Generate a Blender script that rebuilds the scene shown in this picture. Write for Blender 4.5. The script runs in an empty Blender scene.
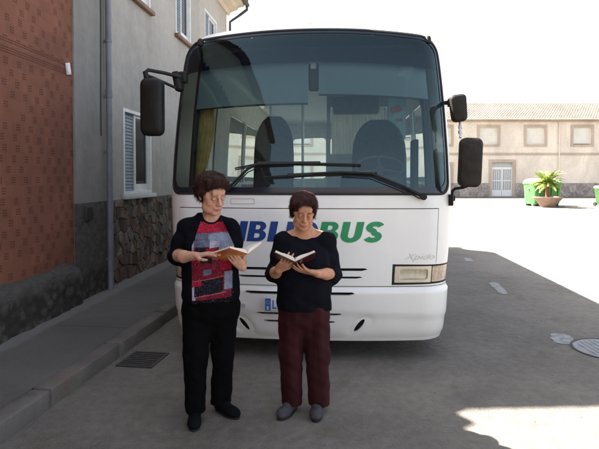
import bpy, bmesh, math, random
import numpy as np
from mathutils import Vector, Matrix
from mathutils.geometry import delaunay_2d_cdt
random.seed(7); np.random.seed(7)
scene = bpy.context.scene
COL = scene.collection
R = math.radians

# ------------------------------------------------------------------ camera
EYE = 1.58
FPX = 520.0                      # focal length in pixels of a 599 px wide frame
cam_d = bpy.data.cameras.new('camera')
cam_d.sensor_width = 36.0
cam_d.lens = 36.0 * FPX / 599.0
PITCH = R(1.5)
cam_d.shift_y = -(47.5 - FPX * math.tan(PITCH)) / 599.0
cam_d.clip_start = 0.05
cam_d.clip_end = 1500
cam = bpy.data.objects.new('camera', cam_d)
cam.location = (0, 0, EYE)
cam.rotation_euler = (math.pi / 2 - PITCH, 0, 0)
COL.objects.link(cam)
scene.camera = cam

# ------------------------------------------------------------------ light
SUNV = Vector((0.80, -0.37, -1.0)).normalized()       # direction the rays travel
to_sun = -SUNV
sun_el = math.asin(to_sun.z)
sun_az = math.atan2(to_sun.x, to_sun.y)                 # clockwise from +Y
world = bpy.data.worlds.new('World'); scene.world = world
world.use_nodes = True
wn = world.node_tree; wn.nodes.clear()
wo = wn.nodes.new('ShaderNodeOutputWorld'); wb = wn.nodes.new('ShaderNodeBackground')
ws = wn.nodes.new('ShaderNodeTexSky'); ws.sky_type = 'NISHITA'; ws.sun_disc = False
ws.sun_elevation = sun_el; ws.sun_rotation = sun_az
ws.air_density = 1.0; ws.dust_density = 5.0; ws.ozone_density = 1.0; ws.altitude = 700
wb.inputs[1].default_value = 0.07
whs = wn.nodes.new('ShaderNodeHueSaturation'); whs.inputs['Saturation'].default_value = .45     # dusty summer air
wn.links.new(ws.outputs[0], whs.inputs['Color']); wn.links.new(whs.outputs[0], wb.inputs[0]); wn.links.new(wb.outputs[0], wo.inputs[0])
sd = bpy.data.lights.new('sun', 'SUN'); sd.energy = 5.0; sd.angle = R(0.53); sd.color = (1.0, 0.95, 0.87)
so = bpy.data.objects.new('sun', sd); COL.objects.link(so)
so.rotation_euler = (-to_sun).to_track_quat('-Z', 'Y').to_euler()
so.location = (-20, 10, 25)
scene.view_settings.view_transform = 'Standard'
scene.view_settings.look = 'None'
scene.view_settings.exposure = 2.78
scene.view_settings.gamma = 1.0
scene.view_settings.use_curve_mapping = False
scene.cycles.max_bounces = 8
scene.cycles.transparent_max_bounces = 12

# ------------------------------------------------------------------ object helpers
def link(o, parent=None, label=None, cat=None, group=None, kind=None):
    COL.objects.link(o)
    if parent is not None: o.parent = parent
    if label: o['label'] = label
    if cat: o['category'] = cat
    if group: o['group'] = group
    if kind: o['kind'] = kind
    return o
def thing(name, label, cat, loc=(0, 0, 0), rz=0.0, group=None):
    o = bpy.data.objects.new(name, None); o.empty_display_size = .2
    o.location = loc; o.rotation_euler = (0, 0, rz)
    return link(o, None, label, cat, group)
def mesh_obj(name, V, F, m, parent=None, smooth=False, **kw):
    me = bpy.data.meshes.new(name)
    me.from_pydata([tuple(v) for v in V], [], [tuple(int(i) for i in f) for f in F]); me.update()
    if smooth: me.polygons.foreach_set('use_smooth', [True] * len(me.polygons))
    if m is not None: me.materials.append(m)
    return link(bpy.data.objects.new(name, me), parent, **kw)

class MB:
    """collects shapes of one part"""
    def __init__(s): s.V = []; s.F = []; s.S = []
    def add(s, V, F, smooth=False):
        b = len(s.V); s.V += [tuple(v) for v in V]; s.F += [tuple(b + i for i in f) for f in F]; s.S += [smooth] * len(F); return s
    def box(s, c, size, rot=None, bevel=0.0, seg=2):
        bm = bmesh.new(); bmesh.ops.create_cube(bm, size=1.0)
        bmesh.ops.scale(bm, vec=size, verts=bm.verts)
        if bevel > 0: bmesh.ops.bevel(bm, geom=list(bm.edges), offset=bevel, segments=seg, affect='EDGES', profile=0.5)
        M = Matrix.Translation(c) @ (rot.to_4x4() if rot is not None else Matrix.Identity(4))
        bmesh.ops.transform(bm, matrix=M, verts=bm.verts)
        bm.verts.index_update()
        s.add([v.co for v in bm.verts], [[v.index for v in f.verts] for f in bm.faces], bevel > 0 and seg > 1); bm.free(); return s
    def span(s, lo, hi, bevel=0.0, seg=2):
        return s.box([(a + b) / 2 for a, b in zip(lo, hi)], [abs(b - a) for a, b in zip(lo, hi)], None, bevel, seg)
    def tube(s, pts, r, n=12, cap=True):
        pts = [Vector(p) for p in pts]; rs = r if isinstance(r, (list, tuple)) else [r] * len(pts)
        V = []; F = []; up = None
        for i, p in enumerate(pts):
            t = (pts[min(i + 1, len(pts) - 1)] - pts[max(i - 1, 0)]).normalized()
            if up is None:
                up = Vector((0, 0, 1)) if abs(t.z) < .9 else Vector((1, 0, 0))
            a = (up - t * up.dot(t)).normalized(); b = t.cross(a); up = a
            for k in range(n):
                w = 2 * math.pi * k / n
                V.append(p + (a * math.cos(w) + b * math.sin(w)) * rs[i])
        for i in range(len(pts) - 1):
            for k in range(n):
                F.append((i * n + k, i * n + (k + 1) % n, (i + 1) * n + (k + 1) % n, (i + 1) * n + k))
        if cap:
            F.append(tuple(range(n - 1, -1, -1))); F.append(tuple(range((len(pts) - 1) * n, len(pts) * n)))
        return s.add(V, F, True)
    def lathe(s, prof, n=32, M=None, rim=None):
        V = []; F = []; M = M or Matrix.Identity(4)
        for (r, z) in prof:
            for k in range(n):
                w = 2 * math.pi * k / n; V.append(M @ Vector((r * math.cos(w), r * math.sin(w), z)))
        for i in range(len(prof) - 1):
            for k in range(n):
                F.append((i * n + k, i * n + (k + 1) % n, (i + 1) * n + (k + 1) % n, (i + 1) * n + k))
        return s.add(V, F, True)
    def prism(s, poly, d0, d1, M=None):
        """poly in XZ plane, extruded along y from d0 to d1"""
        M = M or Matrix.Identity(4); n = len(poly)
        V = [M @ Vector((x, d0, z)) for x, z in poly] + [M @ Vector((x, d1, z)) for x, z in poly]
        F = [tuple(range(n)), tuple(range(2 * n - 1, n - 1, -1))] + [(i, i + n, (i + 1) % n + n, (i + 1) % n) for i in range(n)]
        return s.add(V, F)
    def build(s, name, m, parent=None, **kw):
        me = bpy.data.meshes.new(name); me.from_pydata(s.V, [], s.F); me.update()
        me.polygons.foreach_set('use_smooth', s.S)
        bm = bmesh.new(); bm.from_mesh(me); bmesh.ops.recalc_face_normals(bm, faces=bm.faces); bm.to_mesh(me); bm.free()
        if any(s.S):
            try: me.set_sharp_from_angle(angle=R(50))
            except Exception: pass
        if m is not None: me.materials.append(m)
        return link(bpy.data.objects.new(name, me), parent, **kw)

# ------------------------------------------------------------------ material helpers
class X:
    """tiny expression wrapper round shader math nodes"""
    nt = None
    def __init__(s, sock): s.s = sock
    @staticmethod
    def op(o, *a):
        n = X.nt.nodes.new('ShaderNodeMath'); n.operation = o
        for i, v in enumerate(a):
            if isinstance(v, X): X.nt.links.new(v.s, n.inputs[i])
            else: n.inputs[i].default_value = float(v)
        return X(n.outputs[0])
    def __add__(s, o): return X.op('ADD', s, o)
    __radd__ = __add__
    def __sub__(s, o): return X.op('SUBTRACT', s, o)
    def __rsub__(s, o): return X.op('SUBTRACT', o, s)
    def __mul__(s, o): return X.op('MULTIPLY', s, o)
    __rmul__ = __mul__
    def __truediv__(s, o): return X.op('DIVIDE', s, o)
    def floor(s): return X.op('FLOOR', s)
    def frac(s): return X.op('FRACT', s)
    def abs(s): return X.op('ABSOLUTE', s)
    def gt(s, o): return X.op('GREATER_THAN', s, o)
    def lt(s, o): return X.op('LESS_THAN', s, o)
    def sin(s): return X.op('SINE', s)
    def max(s, o): return X.op('MAXIMUM', s, o)
    def min(s, o): return X.op('MINIMUM', s, o)
    def mod(s, o): return X.op('FLOORED_MODULO', s, o)
def ss(x, a, b):
    n = X.nt.nodes.new('ShaderNodeMapRange'); n.interpolation_type = 'SMOOTHSTEP'
    X.nt.links.new(x.s, n.inputs[0]); n.inputs[1].default_value = a; n.inputs[2].default_value = b
    return X(n.outputs[0])

class Mat:
    def __init__(s, name, base=(.5, .5, .5), rough=.6, metal=0.0, spec=.5, coat=0.0):
        s.m = bpy.data.materials.new(name); s.m.use_nodes = True; s.nt = s.m.node_tree
        s.b = s.nt.nodes['Principled BSDF']; s.out = s.nt.nodes['Material Output']
        s.b.inputs['Roughness'].default_value = rough; s.b.inputs['Metallic'].default_value = metal
        s.b.inputs['Specular IOR Level'].default_value = spec; s.b.inputs['Coat Weight'].default_value = coat
        X.nt = s.nt
        tc = s.nt.nodes.new('ShaderNodeTexCoord'); s.co = tc.outputs['Object']
        sep = s.nt.nodes.new('ShaderNodeSeparateXYZ'); s.nt.links.new(s.co, sep.inputs[0])
        s.x, s.y, s.z = X(sep.outputs[0]), X(sep.outputs[1]), X(sep.outputs[2])
        s.c = s.rgb(base); s.hgt = None
    def rgb(s, c):
        n = s.nt.nodes.new('ShaderNodeRGB'); n.outputs[0].default_value = (c[0], c[1], c[2], 1); return n.outputs[0]
    def vec(s, x, y, z):
        n = s.nt.nodes.new('ShaderNodeCombineXYZ')
        for i, v in enumerate((x, y, z)):
            if isinstance(v, X): s.nt.links.new(v.s, n.inputs[i])
            else: n.inputs[i].default_value = v
        return n.outputs[0]
    def noise(s, scale=5.0, detail=4.0, rough=.55, dist=0.0, stretch=None, v=None):
        n = s.nt.nodes.new('ShaderNodeTexNoise'); n.inputs['Scale'].default_value = scale
        n.inputs['Detail'].default_value = detail; n.inputs['Roughness'].default_value = rough; n.inputs['Distortion'].default_value = dist
        src = v or s.co
        if stretch:
            mp = s.nt.nodes.new('ShaderNodeMapping'); mp.inputs['Scale'].default_value = stretch
            s.nt.links.new(src, mp.inputs[0]); src = mp.outputs[0]
        s.nt.links.new(src, n.inputs['Vector']); return X(n.outputs['Fac'])
    def voro(s, scale=5.0, feature='F1', out='Distance', stretch=None, v=None, rnd=1.0):
        n = s.nt.nodes.new('ShaderNodeTexVoronoi'); n.feature = feature; n.inputs['Scale'].default_value = scale
        n.inputs['Randomness'].default_value = rnd
        src = v or s.co
        if stretch:
            mp = s.nt.nodes.new('ShaderNodeMapping'); mp.inputs['Scale'].default_value = stretch
            s.nt.links.new(src, mp.inputs[0]); src = mp.outputs[0]
        s.nt.links.new(src, n.inputs['Vector']); return n.outputs[out]
    def white(s, v):
        n = s.nt.nodes.new('ShaderNodeTexWhiteNoise'); n.noise_dimensions = '3D'; s.nt.links.new(v, n.inputs[0]); return X(n.outputs[0])
    def mix(s, fac, c2, mode='MIX', amt=1.0):
        n = s.nt.nodes.new('ShaderNodeMix'); n.data_type = 'RGBA'; n.blend_type = mode
        f = fac * amt if isinstance(fac, X) and amt != 1.0 else fac
        if isinstance(f, X): s.nt.links.new(f.s, n.inputs[0])
        else: n.inputs[0].default_value = f
        s.nt.links.new(s.c, n.inputs[6])
        if isinstance(c2, (tuple, list)): n.inputs[7].default_value = (c2[0], c2[1], c2[2], 1)
        else: s.nt.links.new(c2, n.inputs[7])
        s.c = n.outputs[2]; return s
    def ramp(s, fac, stops):
        n = s.nt.nodes.new('ShaderNodeValToRGB'); s.nt.links.new(fac.s, n.inputs[0]); e = n.color_ramp.elements
        while len(e) < len(stops): e.new(.5)
        for q, (p, c) in zip(e, stops): q.position = p; q.color = (c[0], c[1], c[2], 1)
        return n.outputs[0]
    def vary(s, scale, lo, hi, detail=5, stretch=None, dist=0.0):
        """multiply colour by a noise running lo..hi"""
        f = s.noise(scale, detail, .6, dist, stretch)
        g = ss(f, .3, .7) * (hi - lo) + lo
        n = s.nt.nodes.new('ShaderNodeMix'); n.data_type = 'RGBA'; n.blend_type = 'MULTIPLY'; n.inputs[0].default_value = 1
        s.nt.links.new(s.c, n.inputs[6]); s.nt.links.new(s.vec(g, g, g), n.inputs[7]); s.c = n.outputs[2]; return s
    def bump(s, h, dist=.01, strength=1.0):
        n = s.nt.nodes.new('ShaderNodeBump'); n.inputs['Distance'].default_value = dist; n.inputs['Strength'].default_value = strength
        s.nt.links.new(h.s if isinstance(h, X) else h, n.inputs['Height'])
        if s.hgt is not None: s.nt.links.new(s.hgt, n.inputs['Normal'])
        s.hgt = n.outputs[0]; return s
    def rough(s, x): s.nt.links.new(x.s, s.b.inputs['Roughness']); return s
    def done(s):
        s.nt.links.new(s.c, s.b.inputs['Base Color'])
        if s.hgt is not None: s.nt.links.new(s.hgt, s.b.inputs['Normal'])
        return s.m
def simple(name, base, rough=.5, metal=0.0, var=.1, scale=12, coat=0.0, bump=0.0, spec=.5):
    m = Mat(name, base, rough, metal, spec, coat)
    if var: m.vary(scale, 1 - var, 1 + var * .5)
    if bump: m.bump(m.noise(scale * 8, 3), bump)
    return m.done()
def glass(name, tint=(.6, .8, .8), gloss_rough=.01, ior=1.5, refl=(1, 1, 1)):
    """thin pane: tinted see-through plus fresnel mirror"""
    m = bpy.data.materials.new(name); m.use_nodes = True; nt = m.node_tree; nt.nodes.clear()
    o = nt.nodes.new('ShaderNodeOutputMaterial'); mx = nt.nodes.new('ShaderNodeMixShader')
    t = nt.nodes.new('ShaderNodeBsdfTransparent'); t.inputs[0].default_value = (*tint, 1)
    g = nt.nodes.new('ShaderNodeBsdfGlossy'); g.inputs['Roughness'].default_value = gloss_rough; g.inputs[0].default_value = (*refl, 1)
    f = nt.nodes.new('ShaderNodeFresnel'); f.inputs[0].default_value = ior
    nt.links.new(f.outputs[0], mx.inputs[0]); nt.links.new(t.outputs[0], mx.inputs[1]); nt.links.new(g.outputs[0], mx.inputs[2])
    nt.links.new(mx.outputs[0], o.inputs[0]); return m

# ------------------------------------------------------------------ panels cut from a surface
def resample(poly, step):
    out = []
    n = len(poly)
    for i in range(n):
        a = np.array(poly[i]); b = np.array(poly[(i + 1) % n]); L = np.linalg.norm(b - a)
        if L < 1e-6: continue
        k = max(1, int(math.ceil(L / step)))
        for j in range(k): out.append(tuple(a + (b - a) * j / k))
    return out
def inpoly(P, poly):
    x, y = P[:, 0], P[:, 1]; c = np.zeros(len(P), bool); n = len(poly)
    for i in range(n):
        x1, y1 = poly[i]; x2, y2 = poly[(i + 1) % n]
        if y1 == y2: continue
        cond = ((y1 > y) != (y2 > y)) & (x < (x2 - x1) * (y - y1) / (y2 - y1) + x1)
        c ^= cond
    return c
def rrect(x0, z0, x1, z1, r=.02, n=5, rs=None):
    """rounded rectangle, radii for corners bl, br, tr, tl"""
    rs = rs or (r, r, r, r); out = []
    for (cx, cz, a0, rr) in ((x0, z0, 180, rs[0]), (x1, z0, 270, rs[1]), (x1, z1, 0, rs[2]), (x0, z1, 90, rs[3])):
        px = cx + rr if cx == x0 else cx - rr; pz = cz + rr if cz == z0 else cz - rr
        if rr <= 1e-5: out.append((cx, cz)); continue
        for k in range(n + 1):
            a = R(a0 + 90 * k / n); out.append((px + rr * math.cos(a), pz + rr * math.sin(a)))
    return out
def flatS(s, v): return np.stack([s, np.zeros_like(s), v], -1)
def patch(name, outer, holes, m, parent, S=flatS, off=0.0, thick=0.0, step=.08, smooth=True, jitter=None, seal=None, **kw):
    """sheet on surface S(s,v) bounded by outer, with holes; rims go back by thick"""
    loops = [resample(outer, step)] + [resample(h, step) for h in holes]
    pts = []; edges = []
    for lp in loops:
        b = len(pts); pts += lp; n = len(lp); edges += [(b + i, b + (i + 1) % n) for i in range(n)]
    oa = np.array(outer); lo = oa.min(0); hi = oa.max(0)
    gx = np.arange(lo[0] + step * .5, hi[0], step); gz = np.arange(lo[1] + step * .5, hi[1], step)
    if len(gx) and len(gz):
        G = np.stack(np.meshgrid(gx, gz, indexing='ij'), -1).reshape(-1, 2)
        keep = inpoly(G, outer)
        for h in holes: keep &= ~inpoly(G, h)
        G = G[keep]
        B = np.array(pts)
        if len(G):
            ok = np.ones(len(G), bool)
            for i in range(0, len(G), 2000):
                d = ((G[i:i + 2000, None, :] - B[None]) ** 2).sum(-1).min(1); ok[i:i + 2000] = d > (step * .3) ** 2
            pts += [tuple(g) for g in G[ok]]
    r = delaunay_2d_cdt([Vector(p) for p in pts], edges, [], 0, 1e-6)
    P = np.array([tuple(v) for v in r[0]]); T = np.array([f for f in r[2] if len(f) == 3])
    cen = P[T].mean(1); keep = inpoly(cen, outer)
    for h in holes: keep &= ~inpoly(cen, h)
    T = T[keep]
    e = 1e-3
    def SN(Q):
        A = S(Q[:, 0], Q[:, 1]); ds = S(Q[:, 0] + e, Q[:, 1]) - S(Q[:, 0] - e, Q[:, 1]); dv = S(Q[:, 0], Q[:, 1] + e) - S(Q[:, 0], Q[:, 1] - e)
        N = np.cross(ds, dv); N /= np.maximum(np.linalg.norm(N, axis=1, keepdims=True), 1e-12); return A, N
    A, N = SN(P)
    V = A + N * off
    if jitter is not None: V = V + N * jitter(P)[:, None]
    # orientation
    a2 = np.cross(P[T[:, 1]] - P[T[:, 0]], P[T[:, 2]] - P[T[:, 0]]); T[a2 < 0] = T[a2 < 0][:, ::-1]
    Vs = [tuple(v) for v in V]; Fs = [tuple(t) for t in T]; nf = len(Fs)
    if thick > 0:
        for lp in loops:
            Q = np.array(lp); A2, N2 = SN(Q); b = len(Vs); n = len(lp)
            Vs += [tuple(v) for v in A2 + N2 * off] + [tuple(v) for v in A2 + N2 * (off - thick)]
            cc = sum(Q[i][0] * Q[(i + 1) % n][1] - Q[(i + 1) % n][0] * Q[i][1] for i in range(n)) > 0
            inner = lp is not loops[0]
            for i in range(n):
                j = (i + 1) % n; q = (b + i, b + n + i, b + n + j, b + j)
                Fs.append(q if cc != inner else q[::-1])
        # back
        b = len(Vs); Vs += [tuple(v) for v in A + N * (off - thick)]; Fs += [tuple(b + i for i in t[::-1]) for t in T]
    me = bpy.data.meshes.new(name); me.from_pydata(Vs, [], [tuple(int(i) for i in f) for f in Fs]); me.update()
    if smooth:
        me.polygons.foreach_set('use_smooth', [i < nf for i in range(len(Fs))])
        if jitter is None:
            nl = []
            pn = [p.normal.copy() for p in me.polygons]
            for p in me.polygons:
                for vi in p.vertices:
                    if p.index < nf: nl.append(tuple(N[vi]))
                    else: nl.append(tuple(pn[p.index]))
            me.normals_split_custom_set(nl)
    if m is not None: me.materials.append(m)
    return link(bpy.data.objects.new(name, me), parent, **kw)
# ------------------------------------------------------------------ materials
M = {}
def _road():
    m = Mat('road', (.175, .158, .138), .92, spec=.2)
    m.vary(.35, .84, 1.12, 6, dist=.6); m.vary(2.3, .90, 1.07, 7, dist=.3); m.vary(14, .88, 1.1, 6)
    m.mix(ss(m.noise(1.3, 6, .65, 1.5), .56, .66), (.125, .105, .085), amt=.5)
    m.mix(ss(m.noise(60, 3, .7), .55, .75), (.27, .25, .225), amt=.75)
    m.mix(ss(m.noise(140, 2, .7), .58, .70), (.075, .07, .065), amt=.8)
    crack = X(m.voro(.45, 'DISTANCE_TO_EDGE', 'Distance', v=m.vec(m.x + m.noise(1.4, 5) * 1.2, m.y + m.noise(1.7, 5) * 1.2, 0.0)))
    thin = (ss(crack, .0, .0035) - 1.0) * -1.0
    m.mix(thin * ss(m.noise(.5, 2), .42, .6), (.10, .095, .09), amt=.22)
    stain = ss(m.noise(.9, 4, .6, 1.2), .60, .72)
    m.mix(stain, (.10, .095, .09), amt=.45)
    m.bump(m.noise(110, 4, .7), .006); m.bump(m.noise(9, 5, .6), .02)
    m.bump(thin * -1.0, .002)
    return m.done()
M['road'] = _road()
def _side():
    m = Mat('sidewalk', (.12, .115, .105), .9, spec=.25)
    m.vary(.8, .8, 1.15, 6, dist=.5)
    m.mix(ss(m.noise(45, 3, .7), .55, .75), (.15, .145, .135), amt=.5)
    # seams every 1.6 m and a light dusty band along the wall (object x = distance from the wall)
    seam = ((m.y / 1.9 + m.noise(2, 3) * .02).frac() - .5).abs().gt(.4955)
    m.mix(seam, (.06, .06, .055), amt=.8)
    band = (ss(m.x + (m.noise(5, 4) - .5) * .12, .22, .30) - 1.0) * -1.0
    m.mix(band, (.20, .19, .18), amt=.75)
    m.bump(m.noise(60, 5, .7), .006); m.bump(m.noise(6, 4), .02)
    return m.done()
M['sidewalk'] = _side()
def _kerb():
    m = Mat('kerb', (.15, .138, .125), .9, spec=.25); m.vary(3, .75, 1.2, 6, dist=.4)
    m.mix(ss(m.noise(1.7, 3), .55, .65), (.16, .115, .09), amt=.5)
    m.bump(m.noise(40, 5, .7), .012); return m.done()
M['kerb'] = _kerb()
def _brick():
    m = Mat('brick', (.220, .088, .055), .85, spec=.25)
    bw, bh = .195, .100
    row = (m.z / bh).floor()
    u = m.y / bw + row.mod(2.0) * .5 + (m.white(m.vec(row, 5.0, 2.0)) - .5) * .5
    cu, cv = u.floor(), row
    fu, fv = u.frac(), (m.z / bh).frac()
    rnd = m.white(m.vec(cu, cv, 3.0))
    n = m.nt.nodes.new('ShaderNodeMix'); n.data_type = 'RGBA'; n.blend_type = 'MIX'
    m.nt.links.new(rnd.s, n.inputs[0]); m.nt.links.new(m.c, n.inputs[6]); n.inputs[7].default_value = (.185, .074, .046, 1); m.c = n.outputs[2]
    m.vary(1.3, .82, 1.18, 5, dist=.4)
    # bed joints: thin, pinkish
    jz = (fv - .5).abs().gt(.478); ju = (fu - .5).abs().gt(.49)
    m.mix(jz, (.22, .115, .08), amt=.55); m.mix(ju, (.22, .115, .08), amt=.35)
    # pressed-in 3x3 slots in the middle of most bricks, a full course near the top
    cour = ((m.z - 2.78).abs().lt(.085)).max(0.0)
    inside = (fu - .5).abs().lt(.185) * (fv - .5).abs().lt(.40)
    inc = inside.max(cour * (fv - .5).abs().lt(.36))
    gu = ((fu - .5) * bw / .0225 + .5).frac(); gv = ((fv - .5) * bh / .0225 + .5).frac()
    hole = (gu - .5).abs().lt(.36) * (gv - .5).abs().lt(.25) * inc
    pres = m.white(m.vec(cu, cv, 9.0)).gt(.14).max(cour)
    hole = hole * pres
    m.mix(hole, (.075, .022, .014), amt=.92)
    m.bump(hole * -1.0 + jz * -.5, .008); m.bump(m.noise(70, 4), .003)
    # soot and damp towards the plinth: real stains with ragged edge
    m.mix(ss(m.noise(2.1, 5, .6, .8), .56, .75), (.16, .07, .045), amt=.45)
    return m.done()
M['brick'] = _brick()
def _render(name, base, stain):
    m = Mat(name, base, .9, spec=.2); m.vary(.6, .85, 1.12, 6, dist=.8, stretch=(1, 1, .45)); m.vary(7, .94, 1.05)
    m.mix(ss(m.noise(1.1, 5, .6, .5, (1, 1.2, .25)), .56, .72), stain, amt=.45)
    m.bump(m.noise(50, 5, .7), .006); m.bump(m.noise(4, 4), .02); return m.done()
M['render'] = _render('grey_render', (.38, .355, .32), (.29, .27, .245))
M['pilaster'] = _render('dark_render', (.27, .258, .238), (.10, .09, .078))
M['cornice'] = _render('cornice', (.50, .43, .34), (.35, .3, .24))
M['far_render'] = _render('pink_render', (.70, .62, .52), (.65, .56, .46))
M['far_trim'] = _render('brown_trim', (.46, .37, .30), (.40, .32, .26))
M['far_plinth'] = _render('plinth', (.28, .24, .21), (.17, .14, .12))
def _stone():
    m = Mat('flagstone', (.25, .17, .12), .85, spec=.3)
    att = m.nt.nodes.new('ShaderNodeAttribute'); att.attribute_name = 'stone'
    m.c = att.outputs['Color']
    m.vary(9, .7, 1.25, 5); m.mix(ss(m.noise(5, 5, .6, 1.0), .58, .7), (.07, .05, .04), amt=.55)
    m.bump(m.noise(28, 5, .7), .03); return m.done()
M['stone'] = _stone()
def _rubble():
    m = Mat('rubble_plinth', (.12, .106, .092), .92, spec=.2)
    e = X(m.voro(9, 'F1', 'Distance')); m.mix(ss(e, .25, .6), (.05, .045, .04), amt=.8)
    m.mix(ss(m.noise(7, 5, .7, .6), .58, .7), (.18, .165, .15), amt=.7)
    n = m.nt.nodes.new('ShaderNodeNewGeometry'); sp = m.nt.nodes.new('ShaderNodeSeparateXYZ'); m.nt.links.new(n.outputs['Normal'], sp.inputs[0])
    m.mix(ss(m.z + (m.noise(6, 4) - .5) * .12, .40, .47), (.145, .135, .125), amt=.7)
    m.bump(m.noise(24, 6, .75), .04); m.bump(e * -1.0, .03); return m.done()
M['rubble'] = _rubble()
def _tile():
    m = Mat('roof_tile', (.36, .20, .13), .85, spec=.25)
    a = (m.x / .21).floor(); b = (m.y / .34).floor()
    r = m.white(m.vec(a, b, 1.0)); m.mix(r, (.26, .17, .13), amt=.8); m.mix(m.white(m.vec(a, b, 7.0)).gt(.8), (.40, .30, .22), amt=.7)
    m.vary(.8, .75, 1.15); m.bump((m.y / .34).frac(), .02); m.bump(m.noise(40, 4), .004); return m.done()
M['tile'] = _tile()
def _fartile():
    m = Mat('far_roof_tile', (.125, .105, .088), .85, spec=.25)
    a = (m.x / .21).floor(); b = (m.y / .34).floor()
    m.mix(m.white(m.vec(a, b, 1.0)), (.09, .075, .065), amt=.9); m.vary(.5, .8, 1.15)
    m.bump((m.y / .34).frac(), .03); return m.done()
M['fartile'] = _fartile()
def _paint(name, base, rough=.32, coat=.35, dirt=.10, top=.42):
    m = Mat(name, base, rough, coat=coat); m.vary(1.5, .96, 1.02)
    # road film thrown up on the lower panels, streaky
    d = ((ss(m.z + (m.noise(6, 5, .6, .4, (1, 1, .35)) - .5) * .35, top - .35, top + .25) - 1.0) * -1.0)
    m.mix(d, (.42, .36, .27), amt=dirt * 3.2)
    m.mix(ss(m.noise(9, 6, .7, .3, (1, 1, .3)), .62, .78), (.45, .41, .34), amt=.22)
    m.bump(m.noise(1.6, 2), .004)
    m.bump(m.noise(220, 2), .0004)
    return m.done()
M['white'] = _paint('bus_white_paint', (.80, .81, .80))
M['black_trim'] = simple('black_trim', (.012, .014, .018), .35, var=.2)
M['frit'] = simple('windscreen_frit', (.010, .016, .028), .12, var=0)
M['gap'] = simple('shadow_gap', (.015, .015, .016), .9, var=0)  # near-black colour used for shade in gaps and openings
M['plastic'] = simple('black_plastic', (.009, .009, .009), .55, spec=.3, var=.25, bump=.0006, scale=30)
M['plastic_dirty'] = simple('worn_black_plastic', (.022, .019, .015), .65, spec=.3, var=.4, bump=.0008, scale=14)
M['rubber'] = simple('rubber', (.02, .02, .02), .8, var=.3)
M['steel'] = simple('steel', (.5, .5, .5), .35, .9)
M['rim'] = simple('rim', (.55, .55, .54), .5, .3, var=.2)
M['blue'] = simple('blue_vinyl', (.010, .050, .22), .4, var=.06)
M['green'] = simple('green_vinyl', (.0, .26, .10), .4, var=.06)
M['badge'] = simple('badge', (.50, .53, .55), .3, .3, var=0)
M['chrome'] = simple('headlamp_bezel', (.62, .56, .45), .3, .25)
M['reflector'] = simple('reflector', (.86, .84, .80), .35, .35, var=.1, scale=20)
M['amber'] = simple('indicator_lens', (.46, .36, .27), .2, coat=.5, var=.3, scale=30)
M['eu'] = simple('plate_blue', (.01, .10, .42), .4, var=0)
M['yellow'] = simple('star_yellow', (.8, .6, .02), .4, var=0)
M['platew'] = simple('plate_white', (.7, .7, .68), .35, var=.05)
M['glass'] = glass('windscreen_glass', (.80, .90, .92), ior=1.60, refl=(.64, .88, .94))
M['glass_side'] = glass('side_glass', (.78, .88, .86))
M['tint'] = glass('tint_strip', (.10, .17, .30), ior=1.1)
M['lens'] = glass('lamp_lens', (.86, .85, .80), .05)
M['house_glass'] = glass('window_glass', (.88, .90, .90), ior=1.18)
M['int_grey'] = simple('interior_grey', (.30, .32, .33), .8)
M['int_light'] = simple('interior_white', (.75, .77, .75), .7)
M['int_floor'] = simple('interior_floor', (.10, .11, .12), .7)
M['dash'] = simple('dashboard', (.035, .042, .05), .7, var=.2)
M['wheel_grey'] = simple('steering_wheel_grey', (.09, .095, .10), .6)
M['seat'] = simple('seat_fabric', (.022, .030, .040), .95, var=.25, scale=25)
M['seat2'] = simple('seat_fabric_worn', (.035, .042, .052), .95, var=.25, scale=25)
M['curtain'] = simple('pleated_curtain', (.75, .76, .68), .9, var=.08)
def _trans():
    m = bpy.data.materials.new('thin_cotton'); m.use_nodes = True; nt = m.node_tree; b = nt.nodes['Principled BSDF']; b.inputs['Base Color'].default_value = (.92, .93, .84, 1); b.inputs['Roughness'].default_value = .9
    t = nt.nodes.new('ShaderNodeBsdfTranslucent'); t.inputs[0].default_value = (.95, .95, .86, 1); mx = nt.nodes.new('ShaderNodeMixShader'); mx.inputs[0].default_value = .6
    nt.links.new(b.outputs[0], mx.inputs[1]); nt.links.new(t.outputs[0], mx.inputs[2]); nt.links.new(mx.outputs[0], nt.nodes['Material Output'].inputs[0]); return m
M['thin'] = _trans()
M['ochre'] = simple('ochre_curtain', (.42, .34, .12), .9, var=.25)
def _blind():
    m = bpy.data.materials.new('sun_blind'); m.use_nodes = True; nt = m.node_tree
    b = nt.nodes['Principled BSDF']; b.inputs['Base Color'].default_value = (.16, .23, .25, 1); b.inputs['Roughness'].default_value = .8
    t = nt.nodes.new('ShaderNodeBsdfTransparent'); t.inputs[0].default_value = (.6, .7, .7, 1)
    mx = nt.nodes.new('ShaderNodeMixShader'); mx.inputs[0].default_value = .8
    nt.links.new(t.outputs[0], mx.inputs[1]); nt.links.new(b.outputs[0], mx.inputs[2]); nt.links.new(mx.outputs[0], nt.nodes['Material Output'].inputs[0]); return m
M['blind'] = _blind()
M['poster'] = simple('poster', (.25, .55, .55), .6)
M['red'] = simple('red_print', (.55, .05, .08), .6, var=0)
M['paper'] = simple('paper', (.78, .76, .70), .8, var=.05)
M['pvc'] = simple('grey_blue_pvc', (.17, .18, .205), .5, var=.2, scale=4)
M['cable'] = simple('cable', (.05, .05, .05), .7)
M['alu'] = simple('white_aluminium', (.62, .63, .63), .4, var=.1, scale=6)
M['shutter'] = simple('blue_shutter', (.20, .235, .265), .6, var=.12, scale=6)
M['beige_curtain'] = simple('beige_curtain', (.82, .68, .47), .9, var=.15, scale=5)
M['roller'] = simple('roller_shutter', (.74, .71, .63), .7, var=.08, scale=2)
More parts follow.
